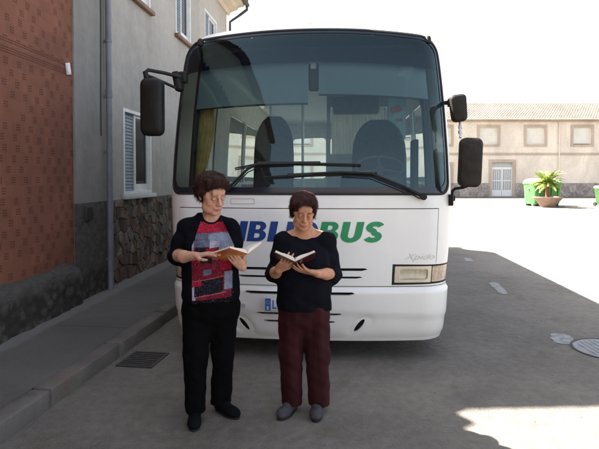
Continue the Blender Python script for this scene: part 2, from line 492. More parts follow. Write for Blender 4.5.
M['wood'] = simple('brown_wood', (.20, .11, .06), .7, var=.25, scale=9)
M['marble'] = simple('pale_sill', (.50, .50, .48), .5, var=.15)
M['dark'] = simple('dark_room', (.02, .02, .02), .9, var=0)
M['iron'] = simple('cast_iron', (.06, .055, .05), .75, .3, var=.3, scale=20)
M['iron_pale'] = simple('worn_cast_iron', (.21, .215, .22), .55, .5, var=.25, scale=12)
def _dash():
    m = Mat('worn_line_paint', (.26, .26, .255), .8); m.vary(14, .6, 1.1, 5)
    m.mix(ss(m.noise(16, 5, .7), .54, .62), (.15, .14, .13), amt=.9); return m.done()
M['line'] = _dash()
M['bin_green'] = simple('green_container', (.08, .29, .07), .45, var=.15, scale=3)
M['bin_pale'] = simple('pale_green_container', (.44, .52, .30), .5, var=.15, scale=3)  # paler green for the lids
M['bin_dark'] = simple('dark_green_bin', (.08, .19, .06), .5, var=.15, scale=3)
M['bowl'] = simple('planter_concrete', (.33, .22, .165), .85, var=.2, scale=6, bump=.004)
M['soil'] = simple('soil', (.07, .05, .035), .95, bump=.01)
M['trunk'] = simple('palm_trunk', (.26, .10, .06), .9, var=.35, scale=20, bump=.01)
def _leaf():
    m = Mat('palm_leaf', (.26, .34, .07), .5); m.vary(4, .7, 1.25); m.mix(ss(m.noise(3, 3), .5, .7), (.42, .40, .12), amt=.7); return m.done()
M['leaf'] = _leaf()
# people
def _skin(name, base):
    m = Mat(name, base, .62, spec=.25)
    att = m.nt.nodes.new('ShaderNodeAttribute'); att.attribute_name = 'tint'
    m.mix(1.0, att.outputs['Color'], 'MULTIPLY')
    m.vary(40, .86, 1.08, 5); m.mix(ss(m.noise(90, 4), .56, .70), (.30, .12, .08), amt=.28)
    m.b.inputs['Subsurface Weight'].default_value = .06; m.b.inputs['Subsurface Radius'].default_value = (.012, .005, .003)
    m.b.inputs['Subsurface Scale'].default_value = 1.0
    m.bump(m.noise(120, 4, .6), .0018); return m.done()
M['skin1'] = _skin('skin', (.60, .335, .235)); M['skin2'] = _skin('tanned_skin', (.54, .275, .17))
def _hair(name, a, b):
    m = Mat(name, a, .6, spec=.2); m.mix(ss(m.noise(30, 4, .6, .5, (3, 3, .6)), .42, .62), b, amt=.9)
    m.bump(m.noise(80, 3, .6, .4, (3, 3, .5)), .004); return m.done()
M['hair1'] = _hair('dark_brown_hair', (.030, .014, .010), (.065, .026, .018)); M['hair2'] = _hair('reddish_brown_hair', (.030, .011, .010), (.085, .024, .018))
def _fabric(name, a, var=.15, weave=900, rough=.95):
    m = Mat(name, a, rough, spec=.08); m.vary(14, 1 - var, 1 + var)
    m.bump(m.noise(weave, 2), .0005); m.bump(m.noise(35, 3), .002); return m.done()
M['black_knit'] = _fabric('black_knit', (.0065, .0068, .0110)); M['black_trousers'] = _fabric('black_trousers', (.0030, .0030, .0035))
def _maroon():
    m = Mat('maroon_trousers', (.034, .009, .011), .8, spec=.1); m.vary(6, .7, 1.3, 4, stretch=(3, 3, .5))
    m.b.inputs['Sheen Weight'].default_value = .05
    m.b.inputs['Sheen Tint'].default_value = (.6, .2, .2, 1)
    m.bump(m.noise(60, 3, .5, 0, (3, 3, .3)), .002); return m.done()
M['maroon'] = _maroon()
M['shoe_black'] = simple('black_shoe', (.004, .0045, .006), .85, spec=.12, var=.2); M['shoe_grey'] = simple('grey_canvas_shoe', (.062, .058, .066), .9, spec=.2, var=.25, scale=30)
M['sole'] = simple('shoe_sole', (.010, .010, .010), .8)
def _patchwork():
    """patchwork front panel of the tee: printed blocks on black"""
    m = Mat('patchwork_tee', (.004, .004, .007), .95, spec=.05)
    def blk(x0, z0, x1, z1, col, sk=0.0, sx=0.0):
        X_ = m.x + m.z * sx; Z = m.z - m.x * sk
        f = X_.gt(x0) * X_.lt(x1) * Z.gt(z0) * Z.lt(z1) * m.y.lt(.03)
        m.mix(f, col)
    red = (.33, .012, .035); dred = (.15, .010, .024); gb = (.20, .225, .31); pale = (.36, .36, .42); ink = (.012, .012, .018); char = (.03, .035, .045)
    slate = (.10, .115, .17)
    blk(-.125, .80, .160, 1.285, dred, .06)
    blk(-.125, 1.222, .130, 1.29, red, .0)
    blk(-.125, 1.150, -.060, 1.225, ink)
    blk(-.062, 1.185, .160, 1.222, slate, .05); blk(.020, 1.165, .10, 1.215, gb, .05)
    blk(.085, 1.10, .180, 1.235, gb, -.1)
    blk(-.125, 1.075, -.068, 1.185, pale, .03)
    blk(-.068, 1.135, .03, 1.182, slate, .08); blk(.03, 1.125, .088, 1.165, pale, .1)
    blk(-.055, 1.065, .010, 1.135, ink); blk(.010, 1.085, .060, 1.125, red)
    blk(-.125, 1.035, -.03, 1.078, red, .05); blk(-.03, 1.030, .04, 1.064, ink)
    blk(.045, 1.045, .16, 1.098, slate, .12)
    blk(-.125, .985, -.070, 1.030, dred); blk(.090, .985, .16, 1.04, red)
    blk(-.010, .955, .040, .990, slate, .1)
    blk(-.125, .805, -.058, .892, pale, .10)
    blk(-.066, .830, .110, .925, ink, .16)
    blk(.118, .860, .165, .975, gb); blk(-.085, .892, -.02, .925, red, .16)
    blk(-.125, .925, .115, .931, (.33, .08, .10), .16); blk(-.06, .822, .13, .829, (.33, .08, .10), .16)
    fleck = ss(m.noise(170, 3, .7), .57, .63); m.mix(fleck, (.33, .30, .33), amt=.38)
    m.mix(ss(m.noise(120, 3, .7), .58, .64), (.012, .012, .018), amt=.55)
    m.vary(22, .78, 1.18)
    ca, sa = math.cos(R(18)), math.sin(R(18)); U = (m.x - .012) * ca + m.y * sa; W_ = m.y * ca - (m.x - .012) * sa
    m.mix((U.abs() + (m.z - 1.14).max(0.0) * .42).gt(.133).max(W_.gt(.01)), (.0055, .0058, .0095))
    nx = (m.x - .026) / .062; ny = (m.y + .050) / .082; nz = (m.z - 1.352) / .066
    m.mix((nx * nx + ny * ny + nz * nz).lt(1.38), (.0055, .0058, .0095))
    m.bump(m.noise(900, 2), .0005); m.bump(m.noise(35, 3), .002); return m.done()
M['patchwork'] = _patchwork()
M['cover_orange'] = Mat('orange_cover', (.62, .16, .03), .35, coat=.3)
_m = M['cover_orange']; _m.mix(ss(_m.noise(9, 3), .45, .62), (.70, .38, .10), amt=.8); M['cover_orange'] = _m.vary(5, .8, 1.1).done()
M['cover_dark'] = Mat('dark_red_cover', (.055, .012, .012), .3, coat=.4)
_m = M['cover_dark']; _m.mix(ss(_m.noise(14, 3), .50, .62), (.30, .05, .025), amt=.8); M['cover_dark'] = _m.vary(6, .7, 1.2).done()
def _pages():
    m = Mat('pages', (.74, .70, .60), .85); m.mix((m.z * 900.0).sin() * .5 + .5, (.58, .54, .45), amt=.25); return m.done()
M['pages'] = _pages()
# ================================================================== SETTING
PHI = math.atan(.085)
WD = Vector((math.sin(PHI), math.cos(PHI), 0)); WNRM = Vector((math.cos(PHI), -math.sin(PHI), 0))
P0 = Vector((-2.5, 7.0, 0))
def to_wall(X_, Y_):
    p = Vector((X_, Y_, 0)) - P0; return p.dot(WNRM), p.dot(WD)
# wall frame: local x = out into the street, local y = along the street away from the camera
mesh_obj('ground', [(-500, -400, 0), (500, -400, 0), (500, 700, 0), (-500, 700, 0)], [(0, 1, 2, 3)], M['road'], kind='structure')

def kerb_line(Y):
    return -1.70 + .13 * (Y - 3.6) if Y < 6.5 else -1.323 + .07 * (Y - 6.5)
KY = [-8, -4, -1, 1.5, 3.0, 4.5, 6.0, 6.5, 8, 10, 12, 16, 24]
kl = [to_wall(kerb_line(Y), Y) for Y in KY]
mb = MB()
for i in range(len(KY) - 1):
    (a, ya), (b, yb) = kl[i], kl[i + 1]
    mb.add([(-.05, ya, -.02), (a - .14, ya, -.02), (b - .14, yb, -.02), (-.05, yb, -.02), (-.05, ya, .132), (a - .14, ya, .118), (b - .14, yb, .118), (-.05, yb, .132)],
           [(4, 5, 6, 7)] + ([(0, 1, 5, 4)] if i == 0 else []) + ([(2, 3, 7, 6)] if i == len(KY) - 2 else []))
sw = mb.build('sidewalk', M['sidewalk'], None, kind='structure'); sw.location = P0; sw.rotation_euler = (0, 0, -PHI)
# kerb stones: one row, each stone a bevelled block slightly out of true
kb = MB(); y = -8.0
while y < 22:
    L = random.uniform(.75, 1.15); 
    xa, xb = kerb_line(y), kerb_line(y + L)
    a = Vector((xa, y, 0)); b = Vector((xb, y + L - .02, 0)); c = (a + b) / 2; d = (b - a)
    ang = math.atan2(-d.x, d.y) + random.uniform(-.008, .008)
    kb.box((c.x - .07, c.y, .030 + random.uniform(-.004, .006)), (.145, d.length, .19), Matrix.Rotation(ang, 3, 'Z'), .014, 2)
    y += L
kb.build('kerb', M['kerb'], None, kind='structure')

# worn dashes of the road line: flat paint following the street, ragged ends
def ground_poly(name, pts, z, m, **kw):
    return mesh_obj(name, [(x, y, z) for x, y in pts], [tuple(range(len(pts)))], m, **kw)
def ragged(x0, y0, x1, y1, w, n=9):
    a = Vector((x0, y0)); b = Vector((x1, y1)); d = (b - a).normalized(); s = Vector((d.y, -d.x)); L = []; Q = []
    for i in range(n):
        t = i / (n - 1); p = a + (b - a) * t
        e = .35 if i in (0, n - 1) else 1
        L.append(p + s * (w / 2 * e + random.uniform(-.018, .012))); Q.append(p - s * (w / 2 * e + random.uniform(-.018, .012)))
    return [(v.x, v.y) for v in L] + [(v.x, v.y) for v in reversed(Q)]
ground_poly('road_marking', ragged(3.26, 10.1, 3.19, 9.65, .15), .004, M['line'], kind='structure')
ground_poly('road_marking', ragged(2.90, 7.75, 2.76, 6.95, .15), .004, M['line'], kind='structure')
ground_poly('road_marking', ragged(2.62, 5.20, 2.50, 4.86, .20), .004, M['line'], kind='structure')
# manhole cover
t = thing('manhole_cover', 'round worn iron manhole cover set in the shaded road', 'manhole cover', (2.84, 4.72, 0))
mb = MB(); mb.lathe([(.325, .002), (.325, .007), (.305, .007), (.305, .003)], 40); mb.build('rim', M['iron'], t)
mb = MB(); mb.lathe([(.30, .0), (.30, .005), (.28, .006), (.0, .007)], 40)
for i in range(-5, 6):
    w = math.sqrt(max(.0, .26 ** 2 - (i * .052) ** 2))
    if w > .05: mb.span((i * .052 - .008, -w, .006), (i * .052 + .008, w, .009), .003, 1)
mb.build('lid', M['iron_pale'], t)
# gully grate by the kerb
t = thing('drain_grate', 'rectangular slotted iron drain grate by the kerb', 'drain grate', (-1.35, 4.45, 0), R(-9)); t.scale = (.86, .86, 1)
mb = MB()
mb.span((-.185, -.21, .002), (.185, -.185, .012)); mb.span((-.185, .185, .002), (.185, .21, .012))
mb.span((-.185, -.185, .002), (-.16, .185, .012)); mb.span((.16, -.185, .002), (.185, .185, .012))
mb.build('frame', M['iron'], t)
mb = MB(); mb.span((-.16, -.185, .0005), (.16, .185, .003)); mb.build('pit_dark_sheet', M['gap'], t)  # flat black sheet stands in for the dark hollow under the bars
mb = MB()
for i in range(7): mb.span((-.16, -.165 + i * .05, .004), (.16, -.138 + i * .05, .0105), .002, 1)
mb.build('bars', M['iron'], t)

# loose grit on the road, nobody could count it
mb = MB()
for i in range(900):
    if random.random() < .6: x, y = random.uniform(-1.6, 3.2), random.uniform(2.2, 6)
    else: x, y = random.uniform(-1.0, 6), random.uniform(2.2, 14)
    if x < kerb_line(y) + .05: continue
    r = random.choice([.002, .003, .004, .005, .008]) * random.uniform(.7, 1.3)
    ico = [(0, 0, 1), (.9, 0, .2), (.28, .85, .2), (-.72, .53, .2), (-.72, -.53, .2), (.28, -.85, .2)]
    rot = random.uniform(0, 6.28); cz, sz = math.cos(rot), math.sin(rot)
    V = [(x + r * (vx * cz - vy * sz) * random.uniform(.8, 1.2), y + r * (vx * sz + vy * cz), .0 + r * .8 * max(vz, -.1)) for vx, vy, vz in ico]
    mb.add(V, [(0, 1, 2), (0, 2, 3), (0, 3, 4), (0, 4, 5), (0, 5, 1), (5, 4, 3, 2, 1)])
mb.build('loose_grit', M['kerb'], None, kind='stuff', label='scattered loose grit and small pebbles on the road')

# ------------------------------------------------------------------ roof tiles
def tile_roof(name, L, run, m, parent, mat4, amp=.035, pitch_u=.21, row=.34, seg=8, **kw):
    nu = int(L / pitch_u * seg); nv = int(run / row)
    us = np.linspace(0, L, nu + 1); V = []; F = []
    prof = amp * np.cos(2 * np.pi * us / pitch_u)
    wob = np.cumsum(np.random.randn(nu + 1)) * .0006
    vs = []
    for j in range(nv):
        vs += [(j * row, .030), ((j + 1) * row, .0)]
    for (v, lift) in vs:
        jit = np.repeat(np.random.uniform(-.012, .012, nu // seg + 2), seg)[:nu + 1] if lift > 0 else 0
        for i in range(nu + 1):
            V.append((us[i], v - (.0 if lift == 0 else .03) + (jit[i] if lift > 0 else 0), prof[i] + lift + .045 + wob[i]))
    n1 = nu + 1
    for j in range(len(vs) - 1):
        for i in range(nu): F.append((j * n1 + i, j * n1 + i + 1, (j + 1) * n1 + i + 1, (j + 1) * n1 + i))
    b = len(V)      # solid underside
    V += [(0, -.05, -.03), (L, -.05, -.03), (L, nv * row, -.03), (0, nv * row, -.03)]
    F.append((b + 3, b + 2, b + 1, b))
    # close the front so the ends of the tiles read as mouths
    for i in range(nu): F.append((i + 1, i, b, b + 1) if False else (i, i + 1, i + 1, i)) if False else None
    o = mesh_obj(name, V, F, m, parent, True, **kw); o.matrix_local = mat4
    try: o.data.set_sharp_from_angle(angle=R(40))
    except Exception: pass
    return o
def wallS(s, v): return np.stack([np.zeros_like(s), s, v], -1)
def roof_mat(y0, x_eave, z_eave, p):     # eave along +y, climbing to -x
    c, s = math.cos(p), math.sin(p)
    m = Matrix(((0, -c, s, x_eave), (1, 0, 0, y0), (0, s, c, z_eave), (0, 0, 0, 1))); return m

# ------------------------------------------------------------------ grey rendered house
g = thing('grey_house', 'grey rendered two storey house with rough stone base beside the bus', 'house', P0, -PHI)
T0, T1, HE = -1.04, 6.85, 6.12
wins = [(.30, 1.36, 1.33, 2.55), (.30, 1.36, 4.22, 5.32), (2.62, 3.56, 4.22, 5.32), (4.62, 5.72, 4.22, 5.32), (4.62, 5.72, 1.33, 2.55)]
patch('wall', [(T0, 0), (T1, 0), (T1, HE), (T0, HE)], [rrect(a, c, b, d, 0) for a, b, c, d in wins], M['render'], g, wallS, 0, .25, .4, False)
mb = MB(); mb.span((-7.2, T0, 0), (-.252, T1, HE - .01)); mb.prism([(-7.2, HE - .01), (0, HE - .01), (-3.6, HE + 1.15)], T0 + .02, T1 - .02)
mb.build('side_wall', M['render'], g)
mb = MB(); mb.span((.0, T0, 1.27), (.018, -.24, HE - .1)); mb.build('pilaster', M['pilaster'], g)
mb = MB(); mb.span((.0, T0 + .002, .0), (.035, -.24, 1.268)); mb.build('pilaster_base', M['rubble'], g)
# irregular flagstone cladding
def voronoi_cells(x0, z0, x1, z1, dx, dz):
    sites = []
    nx = int((x1 - x0) / dx); nz = int((z1 - z0) / dz)
    for i in range(-1, nx + 2):
        for j in range(-1, nz + 2):
            sites.append((x0 + (i + .5 + random.uniform(-.42, .42) + (.5 if j % 2 else 0)) * dx, z0 + (j + .5 + random.uniform(-.42, .42)) * dz))
    out = []
    for a in sites:
        poly = [(x0, z0), (x1, z0), (x1, z1), (x0, z1)]
        for b in sites:
            if b is a or abs(b[0] - a[0]) > 3 * dx or abs(b[1] - a[1]) > 3 * dz: continue
            mx, mz = (a[0] + b[0]) / 2, (a[1] + b[1]) / 2; nx_, nz_ = b[0] - a[0], b[1] - a[1]; l = math.hypot(nx_, nz_); nx_ /= l; nz_ /= l
            new = []
            for k in range(len(poly)):
                p, q = poly[k], poly[(k + 1) % len(poly)]
                dp = (p[0] - mx) * nx_ + (p[1] - mz) * nz_ + .007; dq = (q[0] - mx) * nx_ + (q[1] - mz) * nz_ + .007
                if dp <= 0: new.append(p)
                if dp * dq < 0: t_ = dp / (dp - dq); new.append((p[0] + (q[0] - p[0]) * t_, p[1] + (q[1] - p[1]) * t_))
            poly = new
            if len(poly) < 3: break
        if len(poly) >= 3: out.append(poly)
    return out
cells = voronoi_cells(-.16, .125, T1, 1.262, .135, .175)
V = []; F = []; C = []
pal = [(.19, .14, .10), (.15, .10, .075), (.20, .165, .13), (.12, .08, .065), (.23, .18, .135), (.16, .14, .12), (.17, .11, .08), (.10, .08, .07), (.25, .215, .175)]
for poly in cells:
    cx = sum(p[0] for p in poly) / len(poly); cz = sum(p[1] for p in poly) / len(poly)
    col = random.choice(pal); k = random.uniform(.8, 1.2); col = tuple(c * k for c in col); h = random.uniform(.016, .034)
    tx, tz = random.uniform(-.05, .05), random.uniform(-.05, .05); rings = []
    for (sc, d) in ((1.0, .002), (.985, h * .75), (.90, h)):
        r = []
        for p in poly:
            yy = cx + (p[0] - cx) * sc + random.uniform(-.003, .003); zz = cz + (p[1] - cz) * sc + random.uniform(-.003, .003)
            r.append(len(V)); V.append((d + (tx * (yy - cx) + tz * (zz - cz) if d > .01 else 0), yy, zz)); C.append(col)
        rings.append(r)
    n = len(poly)
    for a, b in ((0, 1), (1, 2)):
        for i in range(n): F.append((rings[a][i], rings[a][(i + 1) % n], rings[b][(i + 1) % n], rings[b][i]))
    F.append(tuple(rings[2]))
sc_ = mesh_obj('stone_cladding', V, F, M['stone'], g)
at = sc_.data.color_attributes.new('stone', 'FLOAT_COLOR', 'POINT'); at.data.foreach_set('color', np.array([(*c, 1) for c in C], np.float32).ravel())
mb = MB(); mb.span((.0, -.24, 0), (.012, T1, 1.266)); mb.build('mortar', M['rubble'], g)
# windows
def house_window(a, b, c, d, style):
    w = MB()
    fw = .045
    w.span((-.09, a, c), (.012, a + fw, d)); w.span((-.09, b - fw, c), (.012, b, d)); w.span((-.09, a + fw, d - fw), (.012, b - fw, d)); w.span((-.09, a + fw, c), (.012, b - fw, c + fw))
    mid = a + (b - a) * .44
    w.span((-.07, mid - .02, c + fw), (-.02, mid + .02, d - fw))
    w.span((-.06, mid + .02, c + fw), (-.03, mid + .055, d - fw)); w.span((-.06, b - fw - .035, c + fw), (-.03, b - fw, d - fw))
    w.span((-.06, mid + .055, c + fw), (-.03, b - fw - .035, c + fw + .10)); w.span((-.06, mid + .055, d - fw - .04), (-.03, b - fw - .035, d - fw))
    fr = w.build('window', M['alu'] if style != 2 else M['wood'], g)
    s = MB()
    z = c + fw
    while z < d - fw - .002:
        top = min(z + .046, d - fw); s.box((-.045, (a + fw + mid - .02) / 2, (z + top) / 2), (.012, mid - .02 - a - fw, (top - z) * .94), Matrix.Rotation(R(-12), 3, 'Y')); z += .048
    s.span((-.072, a + fw, c + fw), (-.062, mid - .02, d - fw))
    s.build('louvre_shutter', M['shutter'], fr)
    q = MB(); q.span((-.048, mid + .055, c + fw + .10), (-.044, b - fw - .035, d - fw - .04)); q.build('pane', M['house_glass'], fr)
    q = MB(); n = 28; V = []; F = []
    for i in range(n + 1):
        yy = mid + .03 + (b - fw - .01 - mid - .03) * i / n; xx = -.075 + .012 * math.sin(i * 1.3) + .006 * math.sin(i * 2.9)
        V += [(xx, yy, c + .03), (xx, yy, d - .03)]
    for i in range(n): F.append((2 * i, 2 * i + 2, 2 * i + 3, 2 * i + 1))
    q.add(V, F, True); q.build('curtain', M['beige_curtain'], fr)
    q = MB(); q.span((-.248, a + .002, c + .002), (-.225, b - .002, d - .002)); q.build('room_dark', M['dark'], fr)  # near-black panel stands in for the unlit room
    q = MB(); q.span((.001, a - .05, c - .065), (.075, b + .05, c - .004), .006, 2); q.build('sill', M['marble'] if c < 2 else M['wood'], fr)
for i, (a, b, c, d) in enumerate(wins): house_window(a, b, c, d, 1 if i != 2 else 1)
# eaves, gutter, roof
mb = MB(); mb.prism([(.0, HE - .26), (.05, HE - .26), (.09, HE - .18), (.26, HE - .12), (.30, HE - .06), (.46, HE - .03), (.46, HE + .03), (0, HE + .06)], T0, T1 + .1)
mb.build('cornice', M['cornice'], g)
mb = MB(); V = []; F = []; n = 9
for yy in (T0, T1 + .16):
    for k in range(n):
        w = math.pi + math.pi * k / (n - 1); V.append((.525 + .062 * math.cos(w), yy, HE + .03 + .062 * math.sin(w)))
for k in range(n - 1): F.append((k, k + 1, n + k + 1, n + k))
F.append(tuple(range(n))); F.append(tuple(range(2 * n - 1, n - 1, -1)))
mb.add(V, F, True); mb.tube([(.525, T1 + .08, HE - .02), (.525, T1 + .08, HE - .12), (.34, T1 + .10, HE - .24), (.06, T1 + .10, HE - .42), (.06, T1 + .10, HE - .9), (.06, T1 + .10, .2)], .04)
mb.build('gutter', M['cable'], g)
tile_roof('roof', T1 - T0 + .17, 4.6, M['tile'], g, roof_mat(T0 - .02, .50, HE + .06, R(18)))
c_, s_ = math.cos(R(18)), math.sin(R(18))
bk = Matrix(((0, c_, -s_, -7.9), (-1, 0, 0, T1 + .15), (0, s_, c_, HE + .06), (0, 0, 0, 1)))
tile_roof('roof', T1 - T0 + .17, 4.6, M['tile'], g, bk)
# rainwater pipe on its brackets: a thing of its own next to the pilaster
p = thing('downpipe', 'blue grey plastic downpipe running up the grey wall beside the brick', 'downpipe', P0, -PHI)
mb = MB(); mb.tube([(.085, -.30, .13), (.085, -.30, 2.9), (.085, -.30, HE - .1)], .038, 16); mb.build('pipe', M['pvc'], p)
mb = MB()
for z, hh in ((.5, .035), (1.9, .035), (3.3, .035), (4.7, .035), (2.6, .10), (5.2, .10)): mb = MB(); mb.tube([(.085, -.30, z), (.085, -.30, z + hh)], .044, 16); mb.span((.0, -.315, z), (.06, -.285, z + .03)); mb.build('bracket', M['pvc'], p)
mb = MB(); pts = [(.03, -.40 + .012 * math.sin(z * 2.1), z) for z in np.linspace(2.1, 5.6, 40)]
mb.tube(pts, .008, 6); tag_o = mb.build('cable', M['cable'], None, label='thin black cable hanging down the wall left of the downpipe', cat='cable'); tag_o.location = P0; tag_o.rotation_euler = (0, 0, -PHI)
mb = MB(); mb.box((.045, -.80, 1.15), (.05, .15, .17), None, .008, 2); mbx = thing('meter_box', 'small dark meter box on the rough pilaster between brick and downpipe', 'meter box', P0, -PHI); mb.build('case', M['iron'], mbx)
mb = MB(); mb.box((.072, -.80, 1.15), (.006, .12, .14), None, .002, 1); mb.build('lid', M['plastic_dirty'], mbx)

# ------------------------------------------------------------------ brick house
b = thing('brick_house', 'low red brick house with slotted bricks and a rubble plinth', 'house', P0, -PHI)
BH = 4.22
mb = MB(); mb.span((-6.5, -13, 0), (0, T0 - .004, BH)); mb.prism([(-6.5, BH), (0, BH), (-3.2, BH + 1.0)], -12.9, T0 - .03); mb.build('wall', M['brick'], b)
# lumpy plinth with a sloping top
def plinth():
    ys = np.arange(-13, T0 - .0, .035); prof = [(.0, .60), (.05, .57), (.095, .53), (.108, .48), (.112, .38), (.118, .28), (.122, .18), (.126, .12), (.128, .0)]
    pr = []
    for i in range(len(prof) - 1):
        for k in range(3): t_ = k / 3; pr.append((prof[i][0] * (1 - t_) + prof[i + 1][0] * t_, prof[i][1] * (1 - t_) + prof[i + 1][1] * t_))
    pr.append(prof[-1]); V = []; F = []; n = len(pr)
    for i, yy in enumerate(ys):
        for k, (x, z) in enumerate(pr):
            a = .008 if 2 < k else .005
            q = a * (math.sin(yy * 9 + z * 13 + 2 * math.sin(yy * 3.1)) + .8 * math.sin(yy * 23 - z * 31) * math.sin(z * 17 + yy * 5) + random.uniform(-.8, .8))
            V.append((max(0.001, x + q - .01), yy, z + (q * .5 if k > 0 else .02 * math.sin(yy * 4) + .012 * math.sin(yy * 13))))
    for i in range(len(ys) - 1):
        for k in range(n - 1): F.append((i * n + k, (i + 1) * n + k, (i + 1) * n + k + 1, i * n + k + 1))
    F.append(tuple((len(ys) - 1) * n + k for k in range(n)))
    mesh_obj('plinth', V, F, M['rubble'], b, True)
plinth()
tile_roof('roof', 12.0, 3.6, M['tile'], b, roof_mat(-13, .30, BH + .02, R(17)))
mb = MB(); mb.span((-6.4, -13, BH), (-.002, -2.32, 6.1)); mb.build('added_shade_storey', M['cornice'], b)  # unseen storey added so its shadow covers the second woman
tile_roof('roof', 10.5, 3.4, M['tile'], b, roof_mat(-12.77, .25, 6.12, R(17)))  # street side roof of the added storey
tile_roof('roof', 10.5, 3.6, M['tile'], b, Matrix(((0, math.cos(R(17)), -math.sin(R(17)), -6.6), (-1, 0, 0, -2.27), (0, math.sin(R(17)), math.cos(R(17)), 6.12), (0, 0, 0, 1))))  # rear roof of the added storey
c_, s_ = math.cos(R(17)), math.sin(R(17))
tile_roof('roof', 12.0, 3.6, M['tile'], b, Matrix(((0, c_, -s_, -6.75), (-1, 0, 0, T0 - .04), (0, s_, c_, BH + .02), (0, 0, 0, 1))))
mb = MB(); mb.span((.001, -13, BH - .10), (.12, T0 - .01, BH - .02)); mb.build('cornice', M['cornice'], b)
np_ = thing('wall_plaque', 'small white plaque fixed askew to the red brick wall', 'plaque', P0 + WD * -1.16 + WNRM * .004 + Vector((0, 0, 2.79)), -PHI)
mb = MB(); mb.box((.010, 0, 0), (.018, .085, .13), Matrix.Rotation(R(14), 3, 'X'), .004, 2); mb.build('plate', M['alu'], np_)
mb = MB(); mb.box((.022, -.004, 0), (.006, .05, .09), Matrix.Rotation(R(14), 3, 'X'), .002, 1); mb.build('cover', M['platew'], np_)

# ------------------------------------------------------------------ long pale house across the square
FY = 41.0
fb = thing('long_house', 'long two storey pinkish house with tiled roof across the square', 'house', (0, FY, 0))
fx0, fx1, fz = -9.0, 36.0, 6.05
M['pane_dark'] = simple('dark_glass_pane', (.06, .07, .08), .15)  # opaque dark glass below part-raised shutters
cols = [11.2 + 3.68 * k for k in range(-5, 7)]
ups = [(x - .71, x + .71, 4.14, 5.48) for x in cols]
los = [(x - .71, x + .71, 1.05, 2.55) for x in cols if not (14 < x < 22.5)]
los = [(a + (.0 if a < 20 else 1.45), b_ + (.0 if a < 20 else 1.45), c, d) for a, b_, c, d in los if b_ < 33]
door = (15.15, 16.80, 0.05, 2.72)
patch('wall', [(fx0, 0), (fx1, 0), (fx1, fz), (fx0, fz)], [rrect(a, c, b_, d, 0) for a, b_, c, d in ups + los + [door]], M['far_render'], fb, flatS, 0, .22, 1.2, False)
mb = MB(); mb.span((fx0, .222, 0), (fx1, 9, fz)); mb.build('side_wall', M['far_render'], fb)
mb = MB(); mb.span((fx0 - .02, -.04, 3.30), (fx1 + .02, .0, 3.48)); mb.build('string_course', M['far_trim'], fb)
V = []; F = []; Cc = []
mb = MB(); xs = [fx0, door[0] - .22]; mb.span((fx0, -.05, 0), (door[0] - .20, .0, 1.10)); mb.span((door[1] + .20, -.05, 0), (fx1, .0, 1.10))
mb.build('plinth', M['far_plinth'], fb)
for (xa, xb) in ((fx0, door[0] - .21), (door[1] + .21, fx1)):
    V = []; F = []; C = []
    for poly in voronoi_cells(xa, .03, xb, 1.08, .62, .42):
        col = random.choice([(.36, .31, .27), (.28, .25, .23), (.40, .35, .31), (.32, .27, .24)]); k = random.uniform(.85, 1.15); n = len(poly); bi = len(V)
        V += [(p[0], -.052, p[1]) for p in poly]; V += [(p[0], -.075, p[1]) for p in poly]; C += [tuple(c * k for c in col)] * (2 * n)
        F.append(tuple(bi + n + i for i in range(n))); F += [(bi + i, bi + (i + 1) % n, bi + n + (i + 1) % n, bi + n + i) for i in range(n)]
    o = mesh_obj('plinth_stones', V, F, M['stone'], fb)
    at = o.data.color_attributes.new('stone', 'FLOAT_COLOR', 'POINT'); at.data.foreach_set('color', np.array([(*c, 1) for c in C], np.float32).ravel())
def surround(mb, a, b_, c, d, w=.2, sill=True):
    mb.span((a - w, -.045, c - (.16 if sill else 0)), (a, .0, d + w)); mb.span((b_, -.045, c - (.16 if sill else 0)), (b_ + w, .0, d + w)); mb.span((a, -.045, d), (b_, .0, d + w))
    if sill: mb.span((a, -.07, c - .16), (b_, .0, c))
for (a, b_, c, d) in ups + los:
    f = MB(); surround(f, a, b_, c, d)
    f = f.build('window', M['far_trim'], fb)
    q = MB(); n = 22
    i0 = random.choice([0, 0, 0, 1, 0, 4])
    for i in range(i0, n): z = c + (d - c) * i / n; q.span((a + .04, .12, z + .004), (b_ - .04, .145, z + (d - c) / n - .004))
    q.span((a + .04, .145, c + (d - c) * i0 / n), (b_ - .04, .15, d)); q.span((a, .10, c), (a + .05, .16, d)); q.span((b_ - .05, .10, c), (b_, .16, d))
    q.build('roller_shutter', M['roller'], f)
    if i0: q = MB(); q.span((a + .05, .17, c), (b_ - .05, .18, c + .5)); q.build('pane', M['pane_dark'], f)
q = MB(); surround(q, *door, .24, False); df = q.build('door', M['far_trim'], fb)
q = MB(); a, b_, c, d = door; mid = (a + b_) / 2
for (u0, u1) in ((a + .02, mid - .01), (mid + .01, b_ - .02)):
    q.span((u0, .08, .06), (u1, .12, .55)); q.span((u0, .08, .55), (u0 + .07, .12, 2.28)); q.span((u1 - .07, .08, .55), (u1, .12, 2.28)); q.span((u0 + .07, .08, 2.18), (u1 - .07, .12, 2.28))
    q.span((u0 + .07, .08, 1.25), (u1 - .07, .12, 1.33))
    for k in range(1, 4): x = u0 + .07 + (u1 - u0 - .14) * k / 4; q.span((x - .022, .085, .55), (x + .022, .11, 2.18))
q.span((a, .07, 2.28), (b_, .13, 2.36)); q.build('door_leaf', M['platew'], df)
q = MB(); q.span((a, .14, .05), (b_, .16, 2.7)); q.build('door_glass', simple('door_glass', (.42, .43, .43), .4), df)
q = MB(); q.span((a - .3, -.35, 0), (b_ + .3, 0.2, .05)); q.build('door_step', M['far_plinth'], df)
for x in (5.5, 20.4, 33.0): mb = MB(); mb.tube([(x, -.09, fz - .05), (x, -.09, 1.1)], .05); mb.build('rainwater_pipe', M['far_render'], fb)
